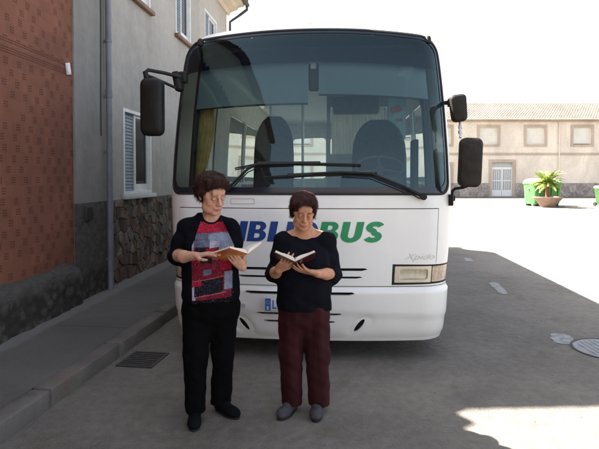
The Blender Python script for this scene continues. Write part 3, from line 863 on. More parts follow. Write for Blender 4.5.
mb = MB(); mb.prism([(fx0 - .2, fz - .12), (fx1 + .2, fz - .12), (fx1 + .2, fz), (fx0 - .2, fz)], -.28, 0); mb.build('cornice', M['far_trim'], fb)
mb = MB(); mb.tube([(fx0 - .3, -.40, fz + .02), (fx1 + .3, -.40, fz + .02)], .07, 8); mb.build('gutter', M['far_trim'], fb)
c_, s_ = math.cos(R(23)), math.sin(R(23))
tile_roof('roof', fx1 - fx0 + .6, 5.1, M['fartile'], fb, Matrix(((1, 0, 0, fx0 - .3), (0, c_, -s_, -.36), (0, s_, c_, fz), (0, 0, 0, 1))), seg=6, amp=.045)
tile_roof('roof', fx1 - fx0 + .6, 5.1, M['fartile'], fb, Matrix(((-1, 0, 0, fx1 + .3), (0, -c_, s_, 9.1), (0, s_, c_, fz), (0, 0, 0, 1))), seg=6, amp=.045)

# plain house added behind the camera, only to be mirrored in the windscreen
rb = thing('added_reflection_house', 'unseen pale house added behind the camera for the windscreen to reflect', 'house', (-2, -19, 0))
ho = [(x - .5, x + .5, z, z + 1.3) for x in (-7, -3.5, 0, 3.5, 7) for z in (1.0, 3.9)]
def backS(s, v): return np.stack([-s, np.zeros_like(s), v], -1)
patch('wall', [(-10, 0), (10, 0), (10, 5.8), (-10, 5.8)], [rrect(*(a, c, b_, d), 0) for a, b_, c, d in ho], M['cornice'], rb, backS, 0, .2, 1.2, False)
mb = MB(); mb.span((-10, -8, 0), (10, -.202, 5.8)); mb.build('side_wall', M['cornice'], rb)
for a, b_, c, d in ho:
    q = MB(); q.span((-b_ - .1, 0, c - .1), (-a + .1, .05, c)); q.span((-b_, -.12, c), (-a, -.1, d)); q.build('window', M['wood'], rb)
tile_roof('roof', 20.6, 4.6, M['tile'], rb, Matrix(((-1, 0, 0, 10.3), (0, -math.cos(R(20)), math.sin(R(20)), .4), (0, math.sin(R(20)), math.cos(R(20)), 5.8), (0, 0, 0, 1))), seg=4)

# ------------------------------------------------------------------ container, planter, palm, bin on the square
ct = thing('recycling_container', 'big green recycling container standing behind the palm planter', 'container', (13.35, 28.6, 0), R(12))
def loft_boxes(levels, name, m, parent, bev=.06):
    V = []; F = []; n = None
    for (z, w, d) in levels:
        pts = rrect(-w / 2, -d / 2, w / 2, d / 2, min(w, d) * .12, 4); n = len(pts)
        V += [(x, y, z) for x, y in pts]
    for i in range(len(levels) - 1):
        for k in range(n): F.append((i * n + k, i * n + (k + 1) % n, (i + 1) * n + (k + 1) % n, (i + 1) * n + k))
    F.append(tuple(range(n - 1, -1, -1))); F.append(tuple((len(levels) - 1) * n + k for k in range(n)))
    mb = MB(); mb.add(V, F, True); return mb.build(name, m, parent)
loft_boxes([(.10, 1.50, .90), (.18, 1.56, .95), (1.16, 1.66, 1.08), (1.19, 1.74, 1.16), (1.26, 1.74, 1.16)], 'body', M['bin_green'], ct)
loft_boxes([(1.265, 1.72, 1.14), (1.32, 1.70, 1.11), (1.42, 1.60, .92), (1.48, 1.44, .65), (1.50, 1.2, .35)], 'lid', M['bin_pale'], ct)
mb = MB()
for x in (-.6, -.2, .2, .6): mb.box((x, -.53, .62), (.06, .05, .8), Matrix.Rotation(R(6.8), 3, 'X'), .01, 1)
mb.build('rib', M['bin_green'], ct)
mb = MB(); mb.box((0, -.50, 1.37), (.5, .03, .12), Matrix.Rotation(R(50), 3, 'X'), .01, 1); mb.build('slot', M['gap'], ct)
for x in (-.84, .84): mb = MB(); mb.tube([(x - .06, 0, .92), (x + .06, 0, .92)], .05); mb.build('lifting_pin', M['steel'], ct)
for x in (-.6, .6):
    for y in (-.32, .32): mb = MB(); mb.span((x - .12, y - .09, 0), (x + .12, y + .09, .14), .01, 1); mb.build('foot', M['plastic'], ct)
pl = thing('planter_bowl', 'wide low concrete planter bowl in front of the green container', 'planter', (13.0, 27.2, 0))
mb = MB(); mb.lathe([(.0, .0), (.30, .0), (.34, .04), (.52, .26), (.70, .47), (.735, .50), (.735, .55), (.68, .55), (.64, .48), (.0, .46)], 36); mb.build('bowl', M['bowl'], pl)
mb = MB(); mb.lathe([(.0, .50), (.3, .495), (.655, .482)], 28); mb.build('soil', M['soil'], pl)
pm = thing('small_palm', 'small palm with arching yellow green fronds growing in the planter bowl', 'palm', (12.98, 27.2, .48))
mb = MB(); prof = []
for i in range(24): z = -.05 + i * .036; prof.append((.105 - .0012 * i + (.014 if i % 2 else 0), z))
prof.append((.0, .82)); mb.lathe(prof, 14); mb.build('trunk', M['trunk'], pm)
fm = MB(); rr = random.Random(3)
for k in range(40):
    az = k * 2.399 + rr.uniform(-.2, .2); el = R(rr.uniform(5, 78)); L = rr.uniform(.75, 1.15); p_ = Vector((0, 0, .76)); dirv = Vector((math.cos(az) * math.cos(el), math.sin(az) * math.cos(el), math.sin(el))); n = 9
    pts = [p_.copy()]
    for i in range(n): dirv = (dirv + Vector((0, 0, -.15))).normalized(); p_ = p_ + dirv * L / n; pts.append(p_.copy())
    fm.tube(pts, [.010 - .0009 * i for i in range(len(pts))], 4)
    for i in range(1, len(pts)):
        for h in (0, .33, .66):
            q = pts[i - 1].lerp(pts[i], h); tdir = (pts[i] - pts[i - 1]).normalized(); side = tdir.cross(Vector((0, 0, 1))).normalized(); l = .26 * math.sin(math.pi * min(.95, .15 + .85 * (i + h) / n)) + .05
            for s in (-1, 1):
                tip = q + (side * s * .75 + tdir * .6 + Vector((0, 0, -.1 + rr.uniform(-.15, .1)))).normalized() * l
                w = tdir * .017; fm.add([q - w, q + w, (q + tip) / 2 + w * .8 + Vector((0, 0, .012)), tip, (q + tip) / 2 - w * .8], [(0, 1, 2, 3, 4)])
fm.build('crown', M['leaf'], pm)
wb_ = thing('wheelie_bin', 'dark green wheelie bin at the right edge before the long house', 'bin', (16.35, 28.0, 0), R(8))
loft_boxes([(.07, .42, .46), (.1, .46, .50), (.92, .56, .66), (.95, .61, .72), (1.0, .61, .72)], 'body', M['bin_dark'], wb_)
loft_boxes([(1.005, .62, .74), (1.05, .62, .74), (1.10, .56, .62), (1.115, .4, .4)], 'lid', M['bin_pale'], wb_)
mb = MB(); mb.tube([(-.25, .42, 1.0), (.25, .42, 1.0)], .018); mb.span((-.26, .33, .98), (-.22, .43, 1.02)); mb.span((.22, .33, .98), (.26, .43, 1.02)); mb.build('handle', M['bin_dark'], wb_)
for x in (-.27, .27):
    mb = MB(); mb.tube([(x - .03, .27, .11), (x + .03, .27, .11)], .11, 20); mb.build('wheel', M['rubber'], wb_)
# ================================================================== BUS
BUS_YAW = R(4.5)
bus = thing('library_bus', 'white midi bus with a huge windscreen and blue and green lettering on its nose', 'bus', (.058, 4.42, 0), -BUS_YAW)
BM = Matrix.Translation((.058, 4.42, 0)) @ Matrix.Rotation(-BUS_YAW, 4, 'Z'); BI = BM.inverted()
def bp(px, py, D):            # photo pixel + distance -> bus coordinates (used to read sizes off the photo)
    return BI @ Vector(((px - 299.5) / FPX * D, D, EYE - (py - 177) / FPX * D))
LB = 8.0
# plan outline, half: front crown, corner, flank, rear corner, rear
hx, hy = [], []
for x in np.linspace(0, .93, 24): hx.append(x); hy.append(.075 * (x / .93) ** 2)
cr = .26; a0 = math.atan(2 * .075 / .93)
for a in np.linspace(a0, math.pi / 2, 16)[1:]:
    hx.append(.93 + cr * (math.sin(a) - math.sin(a0))); hy.append(.075 + cr * (math.cos(a0) - math.cos(a)))
hx = np.array(hx); hy = np.array(hy); hx *= 1.19 / hx[-1]
fx_, fy_ = list(hx), list(hy)
for y in np.linspace(hy[-1] + .1, LB - .2, 60): fx_.append(1.19); fy_.append(y)
for a in np.linspace(0, math.pi / 2, 10)[1:]: fx_.append(.99 + .2 * math.cos(a)); fy_.append(LB - .2 + .2 * math.sin(a))
for x in np.linspace(.9, 0, 10): fx_.append(x); fy_.append(LB)
fx_ = np.array(fx_); fy_ = np.array(fy_)
fs = np.concatenate([[0], np.cumsum(np.hypot(np.diff(fx_), np.diff(fy_)))]); SMAX = fs[-1]
def s_of_x(x): return math.copysign(float(np.interp(abs(x), hx, fs[:len(hx)])), x)
def s_of_y(y): i = len(hx); return float(np.interp(y, fy_[i:i + 60], fs[i:i + 60]))
#        v     z     w     f
PR = [(.17, .17, 1.192, .040), (.24, .24, 1.208, .016), (.40, .40, 1.216, .006), (.62, .62, 1.228, .0), (.95, .95, 1.255, .0), (1.30, 1.30, 1.270, .008),
      (1.45, 1.45, 1.275, .022), (1.8, 1.8, 1.268, .070), (2.2, 2.2, 1.252, .135), (2.5, 2.5, 1.234, .190), (2.72, 2.72, 1.216, .235),
      (2.86, 2.855, 1.198, .270), (2.96, 2.940, 1.150, .310), (3.06, 2.985, 1.05, .39), (3.2, 3.005, .84, .52), (3.4, 3.02, .62, .70)]
def _smooth(col):
    v = np.array([p[0] for p in PR]); y = np.array([p[col] for p in PR]); t = np.linspace(v[0], v[-1], 500); q = np.interp(t, v, y)
    k = np.ones(17) / 17
    for _ in range(2): q = np.convolve(np.pad(q, 8, mode='reflect', reflect_type='odd'), k, 'valid')
    return t, q
_tz, _qz = _smooth(1); _tw, _qw = _smooth(2); _tf, _qf = _smooth(3)
def busS(s, v):
    s = np.asarray(s, float); v = np.asarray(v, float)
    a = np.abs(s); X0 = np.sign(s) * np.interp(a, fs, fx_); Y0 = np.interp(a, fs, fy_)
    z = np.interp(v, _tz, _qz); w = np.interp(v, _tw, _qw) / 1.19; f = np.interp(v, _tf, _qf)
    t = np.clip((v - 1.3) / 1.5, 0, 1); t = t * t * (3 - 2 * t)
    z = z - .085 * np.clip(np.abs(X0) / 1.19, 0, 1) ** 2.2 * t * np.clip(1 - (v - 2.86) / .5, 0, 1)
    return np.stack([X0 * w, f + Y0 * (LB - 2 * f) / LB, z], -1)
def front_rr(x0, z0, x1, z1, r=.02, **k): return rrect(s_of_x(x0), z0, s_of_x(x1), z1, r, **k)

wss = s_of_x(1.150)
WS = (-wss, 1.432, wss, 2.928)      # windscreen opening in (s, v)
ws_poly = rrect(*WS, rs=(.12, .12, .16, .16), n=10)
holes = [ws_poly]
gl, gz = .0035, .0035
# panel gaps
flap = [(-1.09, 1.314), (1.07, 1.314), (1.07, .846), (1.063, .846), (1.063, 1.307), (-1.083, 1.307), (-1.083, .846), (-1.09, .846)]
holes.append(flap)
holes.append([(-1.8, .6515), (-1.8, .6445), (1.8, .6445), (1.8, .6515)][::-1])
SLT = [(-.62, .792, .50, .026), (-.58, .724, .46, .020), (-.52, .588, .40, .030), (-.43, .408, .30, .022), (-.37, .340, .245, .022)]
def slot(x0, z, x1, h):       # tapered louvre
    return [(x0, z), (x0 + .05, z - h * .45), (x1 - .05, z - h * .45), (x1, z), (x1 - .02, z + h * .45), (x0 + .02, z + h * .45)]
for x0, z, x1, h in SLT: holes.append(slot(x0, z, x1, h))
def fog(cx, cz, sl): 
    return [(cx + .026 * math.cos(a) + sl * .060 * math.sin(a), cz + .056 * math.sin(a)) for a in np.linspace(0, 2 * math.pi, 17)[:-1]]
FG = [(.445, .310, .60), (-.535, .300, -.60)]
for f in FG: holes.append(fog(*f))
lamp = [(s_of_x(.700), .660), (s_of_x(1.12) + .17, .668), (s_of_x(1.12) + .19, .73), (s_of_x(1.12) + .17, .828), (s_of_x(.700), .838)]
lampL = [(-x, z) for x, z in lamp][::-1]
holes += [lamp, lampL]
sw0 = s_of_y(1.0)
side_w = []
for k in range(5):
    a = sw0 + .25 + k * 1.28
    for sg in (1, -1):
        if sg == -1 and k == 0: continue      # entrance door on the kerb side
        q = rrect(a, 1.50, a + 1.20, 2.50, .07); q = [(sg * x, z) for x, z in q]; side_w.append(q if sg > 0 else q[::-1])
dl = s_of_y(.75); dr = s_of_y(1.62)
door_w = [(-x, z) for x, z in rrect(dl + .08, .95, dr - .08, 2.45, .06)][::-1]
rear_w = [rrect(SMAX - .80, 1.55, SMAX - .05, 2.50, .08), [(-x, z) for x, z in rrect(SMAX - .80, 1.55, SMAX - .05, 2.50, .08)]]
holes += side_w + [door_w] + rear_w
def arch(cy, r=.50):
    c = s_of_y(cy); return [(c - r, .17)] + [(c - r * math.cos(a), .36 + r * math.sin(a)) for a in np.linspace(0, math.pi, 14)] + [(c + r, .17)]
half = arch(1.62) + arch(5.9)
bottom = [(-x, z) for x, z in half[::-1]] + half
outer = [(-SMAX, .17)] + bottom + [(SMAX, .17), (SMAX, 3.39), (-SMAX, 3.39)]
# two door outlines and rear are cut as narrow gaps
dg = [(-dl, .45), (-dl, 2.62), (-dr, 2.62), (-dr, .45), (-dr - .008, .45), (-dr - .008, 2.628), (-dl + .008, 2.628), (-dl + .008, .45)]
holes.append(dg)
def clean(p):
    a = sum(p[i][0] * p[(i + 1) % len(p)][1] - p[(i + 1) % len(p)][0] * p[i][1] for i in range(len(p))); return p if a > 0 else p[::-1]
holes = [clean(h) for h in holes]
body = patch('body', clean(outer), holes, M['white'], bus, busS, 0, .018, .07)
# roof cap
ring = [tuple(p) for p in busS(np.linspace(-SMAX, SMAX, 120, endpoint=False), np.full(120, 3.39))]
cen = len(ring); V = ring + [(0, LB / 2, 3.04)]
mesh_obj('roof_panel', V, [(i, (i + 1) % 120, 120) for i in range(120)], M['white'], bus, True)
# black backing inside the nose, stands in for shade in gaps and slots
patch('nose_shade_backing', [(-2.0, .20), (2.0, .20), (2.0, 1.40), (-2.0, 1.40)], [], M['gap'], bus, busS, -.05, .01, .12)
mb = MB(); mb.span((-1.05, .35, .34), (1.05, 7.6, .70)); mb.build('underbody_light_block', M['gap'], bus)  # plain dark box added under the floor to block light

# windscreen: glass, black border, tint strip, rubber
gp = rrect(WS[0] + .002, WS[1] + .002, WS[2] - .002, WS[3] - .002, rs=(.12, .12, .16, .16), n=10)
wsg = patch('windscreen', gp, [], M['glass'], bus, busS, -.006, 0, .07)
inn = rrect(WS[0] + .045, WS[1] + .06, WS[2] - .045, WS[3] - .045, rs=(.09, .09, .13, .13), n=10)
patch('windscreen_border', gp, [clean(inn)], M['frit'], wsg, busS, -.002, .004, .05)
patch('tint_strip', [(-wss + .06, 2.60), (wss - .06, 2.60), (wss - .06, 2.79), (wss - .10, 2.845), (wss - .18, 2.866), (-wss + .18, 2.866), (-wss + .10, 2.845), (-wss + .06, 2.79)], [], M['tint'], wsg, busS, -.0085, 0, .07)
patch('windscreen_seal', rrect(WS[0] - .008, WS[1] - .008, WS[2] + .008, WS[3] + .008, rs=(.125, .125, .165, .165), n=10), [clean(rrect(WS[0] + .012, WS[1] + .012, WS[2] - .012, WS[3] - .012, rs=(.11, .11, .15, .15), n=10))], M['rubber'], bus, busS, .0045, .008, .05)
for q in rear_w: patch('rear_window', clean(q), [], M['glass_side'], bus, busS, -.008, 0, .15)
for q in side_w: patch('side_window', clean(q), [], M['glass_side'], bus, busS, -.008, 0, .15)
patch('door_window', clean(door_w), [], M['glass_side'], bus, busS, -.008, 0, .15)
# crease across bumper: a slim raised lip under the bonnet flap and lower valance step
def bead(name, pts, r, m, parent=bus):
    mb = MB(); P = busS(np.array([p[0] for p in pts]), np.array([p[1] for p in pts])); mb.tube([tuple(p) for p in P], r, 8); return mb.build(name, m, parent)
bump_poly = [(-1.55, .195), (1.55, .195), (1.62, .33), (1.62, .635), (-1.62, .635), (-1.62, .33)]
bh = [slot(*SLT[2]), slot(*SLT[3]), slot(*SLT[4])] + [fog(*f) for f in FG]
def bump_j(P):
    z = P[:, 1]; e = np.clip((z - .195) / .05, 0, 1) * np.clip((.635 - z) / .03, 0, 1) * np.clip((1.62 - np.abs(P[:, 0])) / .15, 0, 1); e = e * e * (3 - 2 * e)
    step_ = 1 / (1 + np.exp((z - .43 + .05 * np.abs(P[:, 0])) / .008)); up = .020 * e - .012 * step_ * e
    # scoop round the fog openings
    for cx, cz, sl in FG:
        dx = (P[:, 0] - cx * 1.02 - sl * (z - cz)) / .09; dz = (z - cz) / .09; up -= .016 * np.exp(-(dx * dx + dz * dz) ** 2)
    return up
bp_ = patch('bumper', clean(bump_poly), [clean([(x * (1.0), z) for x, z in h]) for h in bh], M['white'], bus, busS, .0, .006, .025, True, bump_j)
# bonnet flap badge, lettering
def text_on(txt, s0, v0, width, height, m, name, shear=.0, offset=0.0, off=.003, spacing=1.0, parent=bus, S=busS):
    cu = bpy.data.curves.new(name, 'FONT'); cu.body = txt; cu.shear = shear; cu.offset = offset; cu.space_character = spacing; cu.resolution_u = 6
    o = bpy.data.objects.new(name, cu); COL.objects.link(o)
    dg_ = bpy.context.evaluated_depsgraph_get(); me = bpy.data.meshes.new_from_object(o.evaluated_get(dg_)); bpy.data.objects.remove(o)
    P = np.array([tuple(v.co) for v in me.vertices]); lo = P.min(0); hi = P.max(0)
    U = s0 + (P[:, 0] - lo[0]) / (hi[0] - lo[0]) * width; W_ = v0 + (P[:, 1] - lo[1]) / (hi[1] - lo[1]) * height
    e = 1e-3; A = S(U, W_); N = np.cross(S(U + e, W_) - S(U - e, W_), S(U, W_ + e) - S(U, W_ - e)); N /= np.linalg.norm(N, axis=1, keepdims=True)
    A = A + N * off
    for v, p in zip(me.vertices, A): v.co = p
    me.materials.clear(); me.materials.append(m); me.name = name
    return link(bpy.data.objects.new(name, me), parent)
# heavy italic capitals drawn as outlines: stem thickness a third of the letter
SH = .20
def arc(cx, cy, rx, ry, a0, a1, n=10): return [(cx + rx * math.cos(R(a0 + (a1 - a0) * i / n)), cy + ry * math.sin(R(a0 + (a1 - a0) * i / n))) for i in range(n + 1)]
def glyph(ch):
    if ch == 'I': return .30, [[(0, 0), (.30, 0), (.30, 1), (0, 1)]], []
    if ch == 'L': return .58, [[(0, 0), (.58, 0), (.58, .22), (.29, .22), (.29, 1), (0, 1)]], []
    if ch == 'O': return .86, [arc(.43, .5, .43, .52, 0, 360, 32)[:-1]], [arc(.43, .5, .15, .30, 0, 360, 24)[:-1]]
    if ch == 'B':
        o = [(0, 0), (.42, 0)] + arc(.42, .29, .31, .29, -90, 62, 10) + arc(.40, .745, .27, .255, -40, 90, 9) + [(0, 1)]
        return .74, [o], [[(.27, .18)] + arc(.40, .295, .08, .115, -90, 90, 6) + [(.27, .41)], [(.27, .60)] + arc(.38, .71, .07, .11, -90, 90, 6) + [(.27, .82)]]
    if ch == 'U':
        return .80, [[(0, 1), (0, .34)] + arc(.40, .36, .40, .38, 180, 360, 18) + [(.80, 1), (.52, 1), (.52, .36)] + arc(.40, .34, .12, .14, 0, -180, 8) + [(.28, 1)]], []
    if ch == 'S':
        cl = arc(.38, .735, .225, .165, 20, 255, 14) + arc(.36, .265, .225, .165, 75, -160, 14); L_, R_ = [], []
        t_ = .125
        for i, p in enumerate(cl):
            a = cl[max(0, i - 1)]; c = cl[min(len(cl) - 1, i + 1)]; d = math.hypot(c[0] - a[0], c[1] - a[1]); nx_, ny_ = -(c[1] - a[1]) / d, (c[0] - a[0]) / d
            L_.append((p[0] + nx_ * t_, p[1] + ny_ * t_ * .95)); R_.append((p[0] - nx_ * t_, p[1] - ny_ * t_ * .95))
        return .70, [L_ + R_[::-1]], []
word = 'BIBLIOBUS'
gap_ = .075; tot = sum(glyph(c)[0] for c in word) + gap_ * (len(word) - 1)
x0w, x1w, z0w, hw = -.742, .628, 1.026, .173
sx = (x1w - x0w - SH * hw) / tot; cur = x0w
for i, ch in enumerate(word):
    w, outs, ins = glyph(ch)
    mp = lambda p: (cur + p[0] * sx + p[1] * hw * SH, z0w + p[1] * hw)
    patch('letter', clean([mp(p) for p in outs[0]]), [clean([mp(p) for p in h]) for h in ins], M['blue'] if i < 6 else M['green'], bus, busS, .0032, .0012, .05)
    cur += (w + gap_) * sx
text_on('Xpido', .80, .862, .25, .065, M['badge'], 'badge', .45, -.012, .004)
# inset handle recess above the flap on the left
patch('recess', front_rr(-.62, 1.345, -.42, 1.395, .012), [clean(front_rr(-.615, 1.35, -.425, 1.39, .01))], M['badge'], bus, busS, .002, .001, .04)

# head lamps
def headlamp(sg):
    def mir(p): return clean([(sg * x, z) for x, z in p])
    a, b_ = s_of_x(.705), s_of_x(1.005)
    out_ = mir([(a, .664), (s_of_x(1.12) + .165, .672), (s_of_x(1.12) + .185, .73), (s_of_x(1.12) + .165, .824), (a, .834)])
    fr = patch('headlight', out_, [mir(rrect(a + .016, .680, s_of_x(1.024), .820, .008)), mir(rrect(s_of_x(1.030), .682, s_of_x(1.12) + .160, .818, .008))], M['plastic'], bus, busS, .0, .03, .04)
    patch('bezel', mir(rrect(a + .0165, .6805, s_of_x(1.0235), .8195, .008)), [mir(rrect(a + .058, .706, s_of_x(.995), .794, .020))], M['chrome'], fr, busS, -.001, .03, .04)
    def bowl(P):
        x = (P[:, 0] * sg - (a + s_of_x(1.0) + .04) / 2) / .15; z = (P[:, 1] - .75) / .05
        return -.022 * np.clip(1 - x ** 2, 0, 1) * np.clip(1 - .5 * z ** 2, 0, 1) + .0015 * np.sin(P[:, 0] * 160)
    patch('reflector', mir(rrect(a + .056, .704, s_of_x(.997), .796, .020)), [], M['reflector'], fr, busS, -.02, 0, .012, True, bowl)
    patch('lens', mir(rrect(a + .056, .704, s_of_x(.997), .796, .020)), [], M['lens'], fr, busS, -.003, 0, .012, True, lambda P: .0012 * np.sin(P[:, 0] * 420))
    patch('indicator', mir(rrect(s_of_x(1.0305), .6825, s_of_x(1.12) + .1595, .8175, .008)), [], M['amber'], fr, busS, -.002, .01, .03)
headlamp(1); headlamp(-1)
# number plate
plt = MB(); P = busS(np.array([-.07]), np.array([.475]))[0]
pz = .497
ctr = Vector((-.09, P[1] - .052, pz)); plt.box(ctr, (.52, .010, .11), None, .004, 2); plate = plt.build('number_plate', M['platew'], bus)
e = MB(); e.box(ctr + Vector((-.233, -.0062, 0)), (.048, .003, .104)); e.build('blue_band', M['eu'], plate)
def flat_at(c): return lambda u, w: np.stack([c[0] + u, np.full_like(u, c[1]), c[2] + w], -1)
text_on('E', -.0095, -.043, .019, .028, M['platew'], 'country_letter', 0, .02, .0, parent=plate, S=flat_at(ctr + Vector((-.233, -.0085, 0))))
st = MB()
for k in range(12):
    a = 2 * math.pi * k / 12; st.tube([ctr + Vector((-.233 + .014 * math.cos(a), -.0078, .018 + .014 * math.sin(a))), ctr + Vector((-.233 + .014 * math.cos(a), -.0085, .018 + .014 * math.sin(a)))], .0022, 5)
st.build('stars', M['yellow'], plate)
text_on('LE', -.195, -.037, .085, .074, M['eu'], 'registration', 0, .015, .0, spacing=1.1, parent=plate, S=flat_at(ctr + Vector((0, -.0058, 0))))
mb = MB(); p = bp(245, 306, 4.46); P = busS(np.array([s_of_x(p.x)]), np.array([p.z]))[0]; mb.tube([(P[0], P[1] - .042, P[2]), (P[0], P[1] - .02, P[2])], .018, 14); mb.build('tow_eye_cap', M['badge'], bus)

# wipers
def wiper(pts_arm, blade, kink=None):
    a = MB()
    def on(px, py, d): q = bp(px, py, 4.55); v = q.z; s = s_of_x(max(-1.15, min(1.15, q.x))); A = busS(np.array([s]), np.array([v]))[0]; return Vector((A[0], A[1] - d, A[2]))
    A = [on(*p) for p in pts_arm]
    a.tube(A, [.015] + [.011] * (len(A) - 2) + [.009], 8); a.tube([A[0] + Vector((0, .03, 0)), A[0] + Vector((0, -.02, 0))], .028, 14)
    o = a.build('wiper', M['plastic'], bus)
    b_ = MB(); B = [on(*p) for p in blade]; b_.tube(B, [.006] + [.010] * (len(B) - 2) + [.006], 6)
    mid = len(B) // 2; b_.tube([B[mid - 1] + Vector((0, -.012, .005)), B[mid + 1] + Vector((0, -.012, .005))], .016, 8)
    B2 = [q + Vector((0, .008, -.014)) for q in B]; b_.tube(B2, .005, 6)
    b_.build('blade', M['rubber'], o)
    # slim parallel rod
    c = MB(); C_ = [q + Vector((0, .004, -.028)) for q in A[:-1]]; C_[0] = C_[0] + Vector((-.03, 0, .012)); c.tube(C_, .0055, 6); c.build('rod', M['plastic'], o)
wiper([(413, 196, .05), (395, 186, .06), (366, 173.5, .055), (340, 172.5, .05), (313, 173.5, .045)], [(269, 177, .02), (290, 176, .022), (313, 174.5, .024), (340, 173.5, .022), (372, 173, .02)])
wiper([(228, 194, .05), (240, 183, .06), (253, 169, .058), (262, 164.5, .055), (300, 164, .045)], [(240, 168, .02), (262, 164, .022), (290, 163.5, .026), (320, 164, .024), (357, 164.5, .02)])

# mirrors
def mirror(px0, py0, px1, py1, D, name, m, thick=.09, tilt=0, taper=0.0, rr_=.05):
    c = bp((px0 + px1) / 2, (py0 + py1) / 2, D); w = (px1 - px0) / FPX * D; h = (py1 - py0) / FPX * D
    V = []; F = []; n = None
    for (y, sc) in ((-.5, .80), (-.42, .94), (-.25, 1.0), (.3, 1.0), (.42, .97), (.5, .93)):
        pts = rrect(-w / 2 * sc, -h / 2 * sc, w / 2 * sc, h / 2 * sc, min(w, h) * .28, 5); n = len(pts)
        V += [(x * (1 + taper * z / h) , y * thick, z) for x, z in pts]
    L = 6
    for i in range(L - 1):
        for k in range(n): F.append((i * n + k, i * n + (k + 1) % n, (i + 1) * n + (k + 1) % n, (i + 1) * n + k))
    F.append(tuple(range(n))); F.append(tuple(L * n - 1 - k for k in range(n)))
    mb = MB(); rot = Matrix.Rotation(R(tilt), 4, 'Y'); T = Matrix.Translation(c) @ rot
    mb.add([T @ Vector(v) for v in V], F, True); o = mb.build(name, m, bus)
    g_ = MB(); pts = rrect(-w / 2 * .86, -h / 2 * .88, w / 2 * .86, h / 2 * .88, min(w, h) * .22, 5)
    g_.add([T @ Vector((x * (1 + taper * z / h), thick * .505, z)) for x, z in pts], [tuple(range(len(pts)))]); g_.build('mirror_glass', M['steel'], o)
    return o
mirror(142, 79, 164, 136, 4.30, 'mirror', M['plastic'], .11)
mirror(459, 138, 481, 187, 4.36, 'mirror', M['plastic_dirty'], .11, 2)
mirror(450, 95, 465.5, 122, 4.45, 'mirror', M['plastic_dirty'], .10, -6, .15)
mb = MB()
q = lambda x, y, d: tuple(bp(x, y, d))
mb.tube([q(149, 85, 4.32), q(146.5, 80, 4.30), q(146, 73, 4.30), q(149, 70.5, 4.31), q(165, 73.5, 4.42), q(181, 77.5, 4.52)], .016, 8)
mb.tube([q(148, 76, 4.31), q(156, 79, 4.36), q(176, 88, 4.50)], .013, 8)
mb.tube([q(146, 72, 4.30), q(147.5, 79, 4.3)], .022, 8)
mb.box(bp(178.5, 82, 4.55), (.06, .10, .17), Matrix.Rotation(R(-12), 3, 'Y'), .015, 2); mb.box(bp(184, 78, 4.62), (.07, .08, .10), None, .015, 2)
mb.build('mirror_arm', M['plastic'], bus)
mb = MB()
mb.tube([q(467, 186, 4.38), q(463, 187.5, 4.38), q(455, 188.5, 4.42), q(452.5, 191, 4.45), q(452, 198, 4.5), q(452, 205, 4.52)], .013, 8)
mb.box(bp(451, 200, 4.54), (.04, .05, .10), None, .008, 2); mb.box(bp(449, 198, 4.60), (.09, .12, .05), None, .008, 2)
mb.build('mirror_arm', M['plastic'], bus); mb = MB()
mb.tube([q(445, 103, 4.72), q(450, 103, 4.5), q(456, 102, 4.46)], .020, 8); mb.box(bp(449.5, 103, 4.52), (.04, .05, .07), None, .008, 2)
mb.build('mirror_arm', M['plastic'], bus)
mb = MB(); mb.tube([q(459.5, 121, 4.46), q(460, 138, 4.40)], .011, 8)
for yy in (126, 131): mb.tube([q(459.6, yy, 4.45), q(459.8, yy + 2.5, 4.44)], .017, 8)
mb.build('mirror_link', M['badge'], bus)
# roof marker lamps, aerial
for px, py in ((203.5, 34.5), (424, 27)):
    c = bp(px, py, 5.0); s_ = busS(np.array([s_of_x(max(-1.12, min(1.12, c.x)))]), np.array([2.90]))[0]
    mb = MB(); mb.tube([(s_[0], s_[1], s_[2] - .03), (s_[0], s_[1], s_[2] + .02), (s_[0], s_[1], s_[2] + .035)], [.028, .026, .012], 12); mb.build('marker_lamp', M['plastic_dirty'], bus)
mb = MB(); c = bp(309, 22, 5.6); mb.tube([(c.x, c.y, 3.02), (c.x, c.y + .02, 3.08)], .02); mb.tube([(c.x, c.y, 3.05), (c.x + .01, c.y + .05, 3.24)], .003, 5); mb.tube([(c.x + .03, c.y, 3.05), (c.x - .02, c.y + .05, 3.24)], .003, 5); mb.build('aerial', M['cable'], bus)

# wheels
for sg in (-1, 1):
    for yy in (1.62, 5.9):
        rot = Matrix.Translation((sg * 1.0, yy, .41)) @ Matrix.Rotation(R(90) * sg, 4, 'Y')
        w = MB(); w.lathe([(.22, -.13), (.36, -.13), (.40, -.10), (.41, -.04), (.41, .04), (.40, .10), (.36, .13), (.24, .13)], 36, rot); o = w.build('wheel', M['rubber'], bus)
        w = MB(); w.lathe([(.245, .12), (.235, .10), (.20, .04), (.11, .03), (.10, .09), (.0, .095)], 28, rot); w.build('rim', M['rim'], o)
